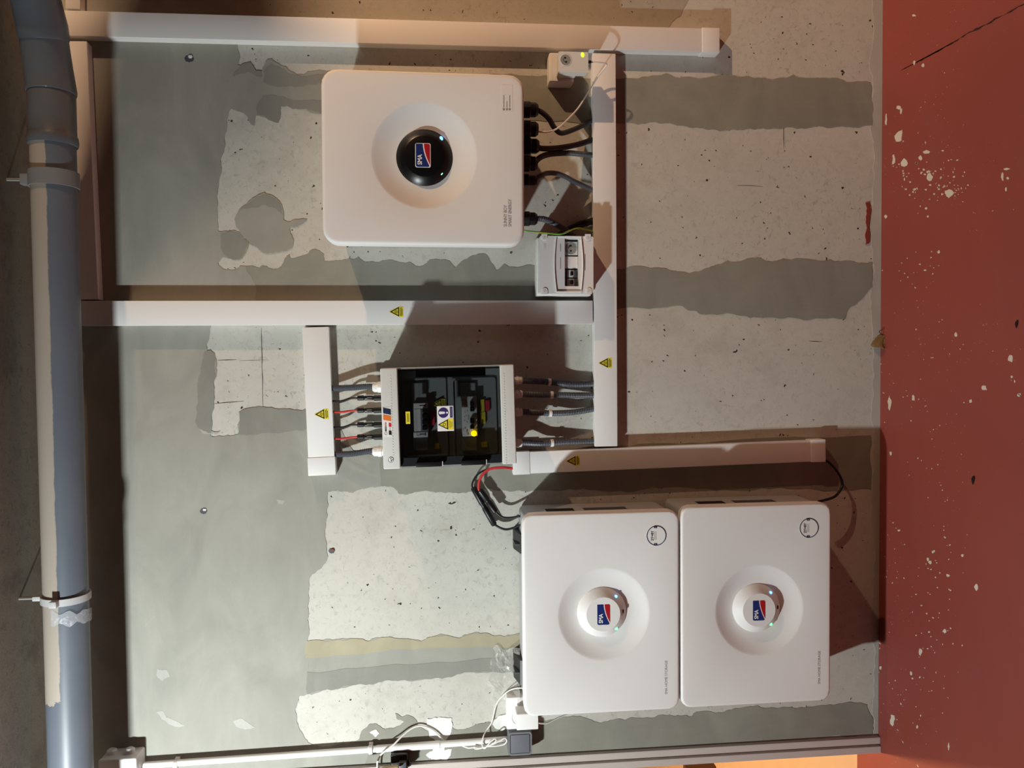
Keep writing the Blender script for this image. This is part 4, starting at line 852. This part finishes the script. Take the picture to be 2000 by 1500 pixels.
# ------------------------------------------------------------------ battery units
SD = 0.20
def battery(label, x0, y0, x1, y1, c, sticker, tx):
    B = Thing('battery_unit', label, 'battery', (x0+x1)/2, (y0+y1)/2, 0, group='wall batteries')
    rc = B.rect(x0, y0, x1, y1, SD); cc = B.l(c[0], c[1], SD)
    bx = (rc[0]+0.010, rc[1]-0.008, rc[2]+0.008, rc[3]-0.008)
    B.part('housing', box(NB(), bx[0], bx[1], -SD+0.032, -0.0005, bx[2], bx[3], 0.022, 4), 'body_grey', 35)
    rd = 92*(CAM_D-SD)/F_PX; rk = 50*(CAM_D-SD)/F_PX
    dish = [(rd+0.004, 0.0), (rd, 0.0009)] + [(rd-(rd-rk)*s, 0.0009+0.016*math.sin(math.pi/2*s)) for s in (0.08, 0.2, 0.4, 0.6, 0.8, 1.0)] + [(rk*0.8, 0.0170)]
    B.part('front_cover', dished_cover(B, rc, 0.030, -SD+0.030, -SD, (cc.x, cc.z), dish, edge=0.007), 'cover_white', 50)
    yb = -SD+0.0165; ck = B.l(c[0]-2.5, c[1]-1.5, SD)
    knob = B.part('status_knob', lathe(NB(), ck.x, ck.z, [(rk, yb+0.002), (rk, yb-0.002), (rk*0.985, yb-0.0035), (rk*0.70, yb-0.0225), (rk*0.685, yb-0.0232), (0.005, yb-0.0232)], 64), 'cover_white', 30)
    yk = yb-0.0234
    lz = B.l(c[0]-1, c[1]+0.5, -yk); logo(B, knob, lz.x, lz.z, yk, 41*(CAM_D+yk)/F_PX, 26*(CAM_D+yk)/F_PX)
    k = rk*0.86
    for ang, mt in ((-40, 'led_blue'), (-139, 'led_green')):
        p = (ck.x+k*math.cos(R(ang)), yb-0.0125, ck.z+k*math.sin(R(ang))); bm = NB(); bmesh.ops.create_icosphere(bm, subdivisions=2, radius=0.0042)
        for v in bm.verts: v.co = Vector(p)+Vector((v.co.x, v.co.y*0.7, v.co.z))
        B.part('indicator_light', bm, mt, 'all', knob)
    p = (ck.x+rk*0.05, yb-0.0125, ck.z-k*0.985); B.part('sensor_slot', box(NB(), p[0]-0.005, p[0]+0.005, p[1]-0.003, p[1]+0.004, p[2]-0.0012, p[2]+0.0016), 'black_plastic', parent=knob)
    # round warranty sticker (its square code stays blank)
    s = B.l(*sticker, SD); r = 20.5*(CAM_D-SD)/F_PX; y = -SD-0.0002
    stk = B.part('round_sticker', prism(NB(), circle(s.x, s.z, r, 48), y, y-0.0005), 'sticker_white')
    bm = NB(); frame(bm, circle(s.x, s.z, r*0.985, 48), circle(s.x, s.z, r*0.91, 48), y-0.0005, y-0.0010)
    for sg in (-1, 1): box(bm, s.x+sg*r*0.86-r*0.12, s.x+sg*r*0.86+r*0.12, y-0.0010, y-0.0005, s.z-r*0.06, s.z+r*0.24)
    B.part('navy_rim', bm, 'sticker_navy', parent=stk)
    bm = NB()
    for sg in (-1, 1): prism(bm, circle(s.x+sg*r*0.84, s.z+r*0.09, r*0.035, 8), y-0.0010, y-0.0013)
    B.part('rivet_print', bm, 'sticker_white', parent=stk)
    text(stk, '2Y+8Y', r*0.36, s.x, s.z+r*0.30, y-0.0007, 'print_black', bold=0.00025, align='CENTER', sx=0.98)
    bm = NB()
    for zz, ln in ((0.18, 0.40), (0.04, 0.42)): box(bm, s.x-r*ln, s.x+r*ln, y-0.0008, y-0.0004, s.z+r*(zz-0.02), s.z+r*(zz+0.02))
    B.part('print', bm, 'print_grey', parent=stk)
    h = 7.7*(CAM_D-SD)/F_PX; q = B.l(tx[0], tx[1], SD); text(B.o, 'SMA HOME STORAGE', h, q.x, q.z, -SD-0.0002, 'print_grey', sx=0.93)
    # recessed grips on the side that faces the picture's top
    zt_ = rc[3]; X = bx[1]
    B.part('side_grip', box(NB(), X-0.012, X+0.0006, -0.125, -0.085, zt_-0.165, zt_-0.080), 'black_plastic')
    B.part('side_label', box(NB(), X-0.004, X+0.0006, -0.12, -0.085, zt_-0.325, zt_-0.195), 'dark_grey')
    return B
BA = battery('white battery unit with black brackets and clear film showing along its edge', 1022, 1001, 1327, 1393, (1180, 1200), (1282, 1046), (1303.5, 1356))
B2_ = battery('white battery unit right next to the red floor', 1330.5, 986, 1623, 1376, (1483.5, 1192), (1580, 1031), (1602, 1336))
# black wall brackets that peep out over the upper unit
for px0, py0, py1 in ((1003, 1038, 1078), (1005, 1279, 1330)):
    A_ = BA.l(1018, (py0+py1)/2, 0.10); a = BA.rect(1004, py0, 1024, py1, 0.05)
    zt = a[3]; bm = NB()
    outl = [(-0.0, a[2]), (-0.0, zt-0.001), (-0.030, zt), (-0.095, zt-0.014), (-0.105, a[2])]
    v0 = [bm.verts.new((a[0]+0.006, y, z)) for y, z in outl]; v1 = [bm.verts.new((a[1], y, z)) for y, z in outl]; n = len(outl)
    bm.faces.new(v0); bm.faces.new(v1[::-1])
    for i in range(n): bm.faces.new((v0[i], v0[(i+1) % n], v1[(i+1) % n], v1[i]))
    br = BA.part('mounting_bracket', bm, 'black_plastic')
    BA.part('bracket_rib', box(NB(), (a[0]+a[1])/2-0.002, (a[0]+a[1])/2+0.002, -0.090, -0.02, a[2], zt+0.001), 'dark_grey', parent=br)
# plugged lead pair in front of the batteries
o, pts = cable('battery_lead', 'black battery lead with the longer plug, hanging from the battery duct', 'cable', [(1010,914,0.02),(985,914,0.02),(955,916,0.022),(936,924,0.022),(926,936,0.020),(922,950,0.018),(930,962,0.018)], 0.0030, 'black_plastic', k=10, group='plugged battery leads')
base = pts[0]
def lead_plug(o, base, pa, pb, d, r, tail, nm='plug_body'):
    A_, B3 = P(*pa, d)-base, P(*pb, d)-base
    prof = [(0, 0.75), (0.03, 1), (0.42, 1.0), (0.46, 0.82), (0.52, 0.82), (0.56, 1.02), (0.97, 1.0), (1.0, 0.7)]
    mesh_obj(nm, tube(NB(), [A_.lerp(B3, s) for s, _ in prof], lambda i, c_: r*prof[i][1], 12), 'black_plastic', o, 40)
    tp = spline([B3-(B3-A_)*0.04] + [P(*t)-base for t in tail], 8)
    mesh_obj('lead_tail', tube(NB(), tp, 0.0036, 10), 'black_plastic', o, 'all')
lead_plug(o, base, (924, 952), (966, 1026), 0.018, 0.0095, [(975,1030,0.02),(988,1034,0.03),(1003,1031,0.05),(1020,1024,0.07)])
o2, pts2 = cable('battery_lead', 'red battery lead with ridged plug, looping beside the longer black plug', 'cable', [(1010,916,0.025),(980,913,0.035),(957,916,0.035),(943,926,0.035),(936,940,0.034),(935,954,0.032),(938,962,0.032)], 0.0042, 'red_cable', k=10, group='plugged battery leads')
lead_plug(o2, pts2[0], (937, 957), (968, 1000), 0.032, 0.0098, [(975,1006,0.034),(985,1011,0.04),(1000,1011,0.055),(1016,1008,0.07)])
cable('battery_lead', 'dark lead curving from the battery duct end into the lower battery', 'cable', [(1606,896,0.02),(1620,904,0.025),(1636,922,0.03),(1645,942,0.034),(1642,956,0.04),(1630,970,0.05),(1610,977,0.06),(1592,981,0.065)], 0.0042, 'blue_cable', k=10)

# ------------------------------------------------------------------ small fittings near the door opening
WS = Thing('wall_socket', 'white wall socket box half covered by a corner of the battery', 'socket', 1005, 1396, 0)
a = WS.rect(990, 1369, 1046, 1424, 0.05)
WS.part('socket_box', box(NB(), a[0], a[1]+0.012, -0.050, -0.0005, a[2], a[3], 0.004, 3), 'bright_white_plastic', 35)
c_ = WS.l(1016, 1400, 0.05); WS.part('socket_rim', lathe(NB(), c_.x, c_.z, [(0.030, -0.049), (0.030, -0.0515), (0.026, -0.0515), (0.0255, -0.049)], 32), 'bright_white_plastic', 30)
CHG = Thing('usb_charger', 'white plug-in charger block sitting in the socket at the battery corner', 'charger', 1030, 1408, 0.05)
CHG.o.location.y = -0.0518; CHG.M = Matrix.Translation(CHG.o.location); CHG.Mi = CHG.M.inverted()
a = CHG.rect(1009, 1398, 1052, 1426, 0.115)
CHG.part('charger_body', box(NB(), a[0], a[1]+0.006, -0.115+0.0518, -0.006, a[2], a[3], 0.004, 3), 'bright_white_plastic', 35)
CHG.part('plug_face', box(NB(), a[0]+0.008, a[1]-0.004, -0.008, 0.0, a[2]+0.008, a[3]-0.006, 0.002), 'bright_white_plastic', 35)
LS = Thing('light_switch', 'grey surface-mounted rocker switch at the end of the white conduit tube', 'switch', 1016, 1451, 0)
a = LS.rect(992, 1428, 1039, 1474, 0.045)
hs = LS.part('switch_housing', box(NB(), a[0], a[1], -0.045, -0.0005, a[2], a[3], 0.008, 3), 'mid_grey', 35)
bm = NB(); frame(bm, rrect(a[0]+0.001, a[1]-0.001, a[2]+0.001, a[3]-0.001, 0.009, 5), rrect(a[0]+0.007, a[1]-0.006, a[2]+0.006, a[3]-0.006, 0.005, 5), -0.052, -0.044); LS.part('switch_frame', bm, 'clamp_grey', 35)
LS.part('rocker', box(NB(), a[0]+0.0085, a[1]-0.0075, -0.053, -0.040, a[2]+0.008, a[3]-0.008, 0.002, 2), 'mid_grey', 35)
# rigid white tube with clips, from junction box to switch
o, pts = cable('conduit_tube', 'straight white conduit tube running from the junction box to the grey switch', 'conduit', [(262,1496,0.022),(500,1479.5,0.022),(740,1462.5,0.022),(996,1444,0.022)], 0.0098, 'white_plastic', k=6, n=16)
for px, py, ln, r in ((344, 1493, 0.014, 0.0135), (724, 1464, 0.011, 0.0135)):
    A_, B3 = P(px-4, py+0.3, 0.022)-pts[0], P(px+4, py-0.3, 0.022)-pts[0]
    mesh_obj('pipe_clip', box(tube(NB(), [A_, A_.lerp(B3, 0.1), A_.lerp(B3, 0.9), B3], lambda i, c_: r*(0.92 if i in (0, c_-1) else 1.0), 16), A_.x-0.014, A_.x+0.014, 0.008, 0.0215, min(A_.z, B3.z), max(A_.z, B3.z)), 'white_plastic', o, 35)
A_, B3 = P(735, 1463, 0.022)-pts[0], P(859, 1454, 0.022)-pts[0]
mesh_obj('tube_coupler', tube(NB(), [A_, A_.lerp(B3, 0.02), A_.lerp(B3, 0.98), B3], 0.0114, 16), 'white_plastic', o, 40)
JB = Thing('junction_box', 'white round-lobed junction box beside the grey pipe, cut by the photo edge', 'junction box', 235, 1500, 0)
a = JB.rect(193, 1484, 266, 1560, 0.075)
JB.part('box_body', box(NB(), a[0], a[1], -0.062, -0.0005, a[2], a[3], 0.006, 3), 'white_plastic', 35)
JB.part('box_lid', box(NB(), a[0]-0.001, a[1]+0.001, -0.075, -0.060, a[2]-0.001, a[3]+0.001, 0.005, 3), 'white_plastic', 35)
for px in (219, 254):
    c = JB.l(px, 1478, 0.035); JB.part('knockout', tube(NB(), [Vector((a[1]-0.004, c.y, c.z)), Vector((a[1]+0.010, c.y, c.z)), Vector((a[1]+0.014, c.y, c.z))], lambda i, n_: 0.014 if i < 2 else 0.009, 16), 'white_plastic', 35)
# loose thin white cord
cable('white_cord', 'thin white cord wound in loops below the tube beside the grey switch', 'cable', [(1026,1344,0.10),(1010,1344,0.06),(996,1348,0.03),(985,1356,0.02),(974,1368,0.012),(968,1380,0.008),(964,1396,0.008),(960,1412,0.01),(950,1427,0.015),(945,1436,0.03),(942,1447,0.038),(942,1456,0.040),(946,1462,0.041),(952,1456,0.043),(958,1449,0.045),(966,1443,0.045),(969,1447,0.045),(960,1454,0.044),(948,1459,0.042),(935,1461,0.040),(926,1459,0.040),(930,1463,0.040),(945,1460,0.042),(962,1454,0.044),(978,1446,0.045),(986,1442,0.045),(990,1447,0.044),(984,1454,0.042),(970,1457,0.040),(955,1458,0.038),(940,1460,0.036),(926,1460,0.034),(915,1461,0.030),(906,1458,0.024),(900,1455,0.020)], 0.0021, 'white_cable', k=8, n=6)
cable('white_cord', 'thin white cord arching over the conduit tube beside the black plastic clip', 'cable', [(866,1446,0.010),(850,1430,0.009),(835,1421,0.008),(818,1418,0.010),(802,1424,0.015),(785,1438,0.028),(768,1455,0.042),(752,1467,0.045),(742,1477,0.035),(737,1490,0.025),(738,1510,0.02)], 0.0026, 'white_cable', k=8)
cable('white_cord', 'short thin white cord running from the charger block behind the battery', 'cable', [(1046,1411,0.07),(1060,1413,0.06),(1072,1411,0.05),(1090,1402,0.035),(1110,1395,0.02),(1130,1392,0.01)], 0.0024, 'white_cable', k=6)
# black holder with a wooden handle at the lower picture edge
HK = Thing('plastic_clip', 'black plastic clip holding a pale wooden handle beside the white conduit tube', 'clip', 782, 1490, 0)
a = HK.rect(763, 1474, 796, 1512, 0.05)
HK.part('clip_body', box(NB(), a[0], a[1], -0.050, -0.0005, a[2], a[3], 0.005, 3), 'black_plastic', 35)
c = HK.l(786, 1492, 0.05); HK.part('clip_jaw', box(NB(), c.x-0.03, c.x+0.012, -0.066, -0.048, c.z-0.012, c.z+0.010, 0.004), 'dark_grey', 35)
c = HK.l(797, 1489, 0.04); HK.part('clip_screw', tube(NB(), [Vector((c.x-0.005, c.y, c.z+0.006)), Vector((c.x+0.003, c.y, c.z-0.006))], 0.008, 10), 'black_plastic', 35)
hd = Thing('wooden_handle', 'pale wooden handle end held by the black clip at the photo edge', 'handle', 758, 1497, 0.085)
A_, B3 = hd.l(740, 1507, 0.085), hd.l(778, 1500, 0.085); hd.part('shaft', tube(NB(), [A_+(A_-B3)*1.2, A_, A_.lerp(B3, 0.9), B3], lambda i, n_: 0.0105 if i < 3 else 0.008, 14), 'raw_wood', 40)
# crumpled clear film beside the upper battery
fx0, fx1, fy0, fy1 = 962, 1015, 1266, 1384; bm = NB(); G = []
for i in range(23):
    row = []
    for j in range(15):
        px = fx0+(fx1-fx0)*j/14 + 6*math.sin(i*0.9)*(1-j/14) + (6 if 6 < i < 18 else 0)*(-1+j/14); py = fy0+(fy1-fy0)*i/22 - 8*(1-j/14)*math.sin(j*0.7)
        p = P(px, py, 0.004); dd = 0.006+0.055*max(0, (j-7)/7)**1.5 + 0.010*abs(noise.noise(Vector((px*0.06, py*0.05, 3))))+0.006*abs(noise.noise(Vector((px*0.16, py*0.13, 8))))
        row.append(bm.verts.new(P(px, py, dd)))
    G.append(row)
for i in range(22):
    for j in range(14): bm.faces.new((G[i][j], G[i+1][j], G[i+1][j+1], G[i][j+1]))
fo = mesh_obj('plastic_film', bm, 'clear_film'); base = P(992, 1325, 0.01)
for v in fo.data.vertices: v.co -= base
fo.location = base; tag(fo, 'crumpled clear plastic film stuck to the wall beside a battery bracket', 'plastic film')

# ------------------------------------------------------------------ drain pipe under the ceiling
ZP = 2.448
c0 = P(122, 1000, 0.26); ZP = c0.z
pr = 0.0535
PI_ = Thing('drain_pipe', 'grey plastic drain pipe running under the ceiling along the left photo edge', 'pipe', loc=Vector((c0.x, 0, ZP)))
def pz(px, py): return PZ(px, py, ZP) - PI_.o.location
pA = P(104.5, 360, 0.26); slope = 0
A_ = P(150, 1900, 0.26)-PI_.o.location; B3 = P(103, 262, 0.26)-PI_.o.location
dirx = (B3-A_).normalized(); dirx = Vector((1, 0, dirx.z/dirx.x)).normalized()
start = B3 - dirx*3.2
PI_.part('pipe', tube(NB(), [start, start.lerp(B3, 0.3), start.lerp(B3, 0.7), B3], pr, 40), 'pipe_plastic', 40)
el = B3 + dirx*0.115
ang1, ang2 = R(15), R(28)
d1 = Vector((math.cos(ang1), -math.sin(ang1), dirx.z)); d2 = Vector((math.cos(ang2), -math.sin(ang2), dirx.z))
m1 = el + d1*0.15; m2 = m1 + d2*0.10
def fitting(nm, a, b, r, lips=True):
    v = (b-a); prof = [(0, 0.985), (0.02, 1.0), (0.5, 1.0), (0.80, 1.0), (0.84, 1.055), (0.94, 1.075), (1.0, 1.03)] if lips else [(0, 1.0), (1.0, 1.0)]
    PI_.part(nm, tube(NB(), [a+v*s for s, _ in prof], lambda i, c_: r*prof[i][1], 40), 'pipe_fitting', 40)
fitting('pipe_socket', el-dirx*0.006, B3-dirx*0.030, pr*1.04)
PI_.part('pipe_elbow', tube(NB(), [el-dirx*0.012, el-dirx*0.005, el+d1*0.006, el+d1*0.05, el+d1*0.10, m1], lambda i, c_: pr*(1.075, 1.10, 1.08, 1.05, 1.035, 1.035)[i], 40), 'pipe_fitting', 60)
PI_.part('pipe_socket', tube(NB(), [m1-d1*0.035, m1-d1*0.028, m1, m1+d2*0.05, m1+d2*0.085, m2], lambda i, c_: pr*(1.05, 1.09, 1.09, 1.06, 1.05, 1.05)[i], 40), 'pipe_fitting', 60)
PI_.part('pipe_socket', tube(NB(), [m2-d2*0.012, m2-d2*0.006, m2+d2*0.01, m2+d2*0.08, m2+d2*0.11], lambda i, c_: pr*(1.06, 1.14, 1.15, 1.15, 1.08)[i], 40), 'pipe_fitting', 40)
PI_.part('branch_pipe', tube(NB(), [m2+d2*0.08, m2+d2*1.0, m2+d2*1.72], pr, 40), 'pipe_fitting', 40)
# tape wrapped round the pipe
tc_ = (c0.x - P(122, 1197, 0.26).x); tcx = P(133, 1197, 0.26)-PI_.o.location
bm = NB(); ring0 = []; ring1 = []
for i in range(25):
    a = R(-120 + 200*i/24); w0 = 0.016 + 0.010*noise.noise(Vector((i*0.4, 1, 2))); sk = 0.018*(i/24-0.5)
    for rg, s in ((ring0, -1), (ring1, 1)): rg.append(bm.verts.new((tcx.x + s*w0 + sk, tcx.y - (pr+0.0012)*math.cos(a), tcx.z + (pr+0.0012)*math.sin(a))))
for i in range(24): bm.faces.new((ring0[i], ring0[i+1], ring1[i+1], ring1[i]))
PI_.part('wrapped_tape', bm, 'tape_film', 'all')
# clamps on threaded rods
def clamp(label, px, py, mat, band):
    c = P(px, py, 0.26); c.z = (PI_.o.location + start.lerp(B3, (c.x-PI_.o.location.x-start.x)/(B3.x-start.x))).z
    K = Thing('pipe_clamp', label, 'pipe clamp', loc=Vector((c.x, c.y, CEIL)), group='pipe clamps')
    dz = c.z-CEIL; n = 40; bm = NB()
    rings = [[(x, r*math.cos(2*math.pi*i/n), dz+r*math.sin(2*math.pi*i/n)) for i in range(n)] for x, r in ((-band/2, pr+0.001), (-band/2, pr+0.0055), (band/2, pr+0.0055), (band/2, pr+0.001))]
    loops(bm, rings + [rings[0]], False, False); bmesh.ops.remove_doubles(bm, verts=bm.verts, dist=1e-6)
    K.part('clamp_band', bm, mat, 35)
    K.part('clamp_neck', box(NB(), -band*0.35, band*0.35, -0.012, 0.012, dz+pr+0.003, dz+pr+0.026, 0.003), mat, 35)
    K.part('threaded_rod', tube(NB(), [Vector((0, 0, dz+pr+0.02)), Vector((0, 0, 0.004))], 0.0045, 10), 'zinc', 40)
    if band < 0.03: K.part('clamp_bolt', box(NB(), -band*0.4, band*0.5, -pr-0.022, -pr-0.002, dz-0.010, dz+0.008, 0.002), mat, 35)
    return K
clamp('dark grey clamp holding the drain pipe near its elbow fittings', 105, 352, 'clamp_grey', 0.040)
clamp('light grey clamp holding the drain pipe just above the wrapped tape', 122, 1166, 'clamp_light', 0.018)

# ------------------------------------------------------------------ bits lying about
lf = P(1716, 664, 0.0); lf = Vector((lf.x, -0.022, 0.0)); LF = Thing('dry_leaf', 'curled tan dry leaf lying against the wall foot', 'leaf', loc=lf)
bm = NB(); G = []
for i in range(9):
    u = i/8; row = []
    for j in range(6):
        v = j/5; h = 0.007+0.030*math.sin(math.pi/2*min(1, u*1.15))*(1 if u < 0.9 else 0.86)
        row.append(bm.verts.new((0.014-0.046*u+0.010*v*u, -0.004-0.012*math.sin(math.pi*v)*(0.4+u)+0.016*v, 0.0015+h*v+0.002*noise.noise(Vector((i*0.9, j*0.8, 1))))))
    G.append(row)
for i in range(8):
    for j in range(5): bm.faces.new((G[i][j], G[i+1][j], G[i+1][j+1], G[i][j+1]))
bmesh.ops.solidify(bm, geom=bm.faces[:], thickness=0.0006)
LF.part('leaf_blade', bm, 'leaf_tan', 'all')
LF.part('leaf_stalk', tube(NB(), spline([(0.016, 0.0, 0.006), (0.027, 0.003, 0.016), (0.036, -0.004, 0.003)], 5), 0.0012, 6), 'leaf_dark', 'all')
for px, py, s, lb in ((1903, 938, 0.016, 'small dark curled leaf scrap lying alone on red floor'), (1988, 633, 0.013, 'round dark brown crumb near the right photo edge on red floor')):
    q = PZ(px, py, 0.0); bm = NB(); rows = []
    for i in range(6):
        u = i/5; rows.append([bm.verts.new(((u-0.5)*-s*1.6 + 0.2*s*math.sin(3*u), s*0.34*math.sin(math.pi*(u*0.9+0.05))*k+s*0.25*u, 0.0012+0.004*math.sin(math.pi*u)*(1-abs(k)*0.5))) for k in (-1, 0, 1)])
    for i in range(5):
        for j in range(2): bm.faces.new((rows[i][j], rows[i+1][j], rows[i+1][j+1], rows[i][j+1]))
    bmesh.ops.solidify(bm, geom=bm.faces[:], thickness=0.0008)
    o = mesh_obj('leaf_scrap', bm, 'leaf_dark', None, 'all'); o.location = q; tag(o, lb, 'debris', 'scraps on the red floor')
# timber leaning in the room beyond the opening
wb = PZ(1395, 1497, 0.0)
TB = Thing('timber_board', 'dark timber board just visible beyond the door opening', 'board', loc=Vector((wb.x-0.02, wb.y, 0)))
TB.part('board', box(NB(), -0.30, 0.035, -0.03, 0.03, 0, 0.16, 0.004), 'dark_wood')
TB.part('batten', box(NB(), -0.30, 0.02, -0.05, -0.03, 0.05, 0.10, 0.003), 'raw_wood')
bpy.context.view_layer.update()
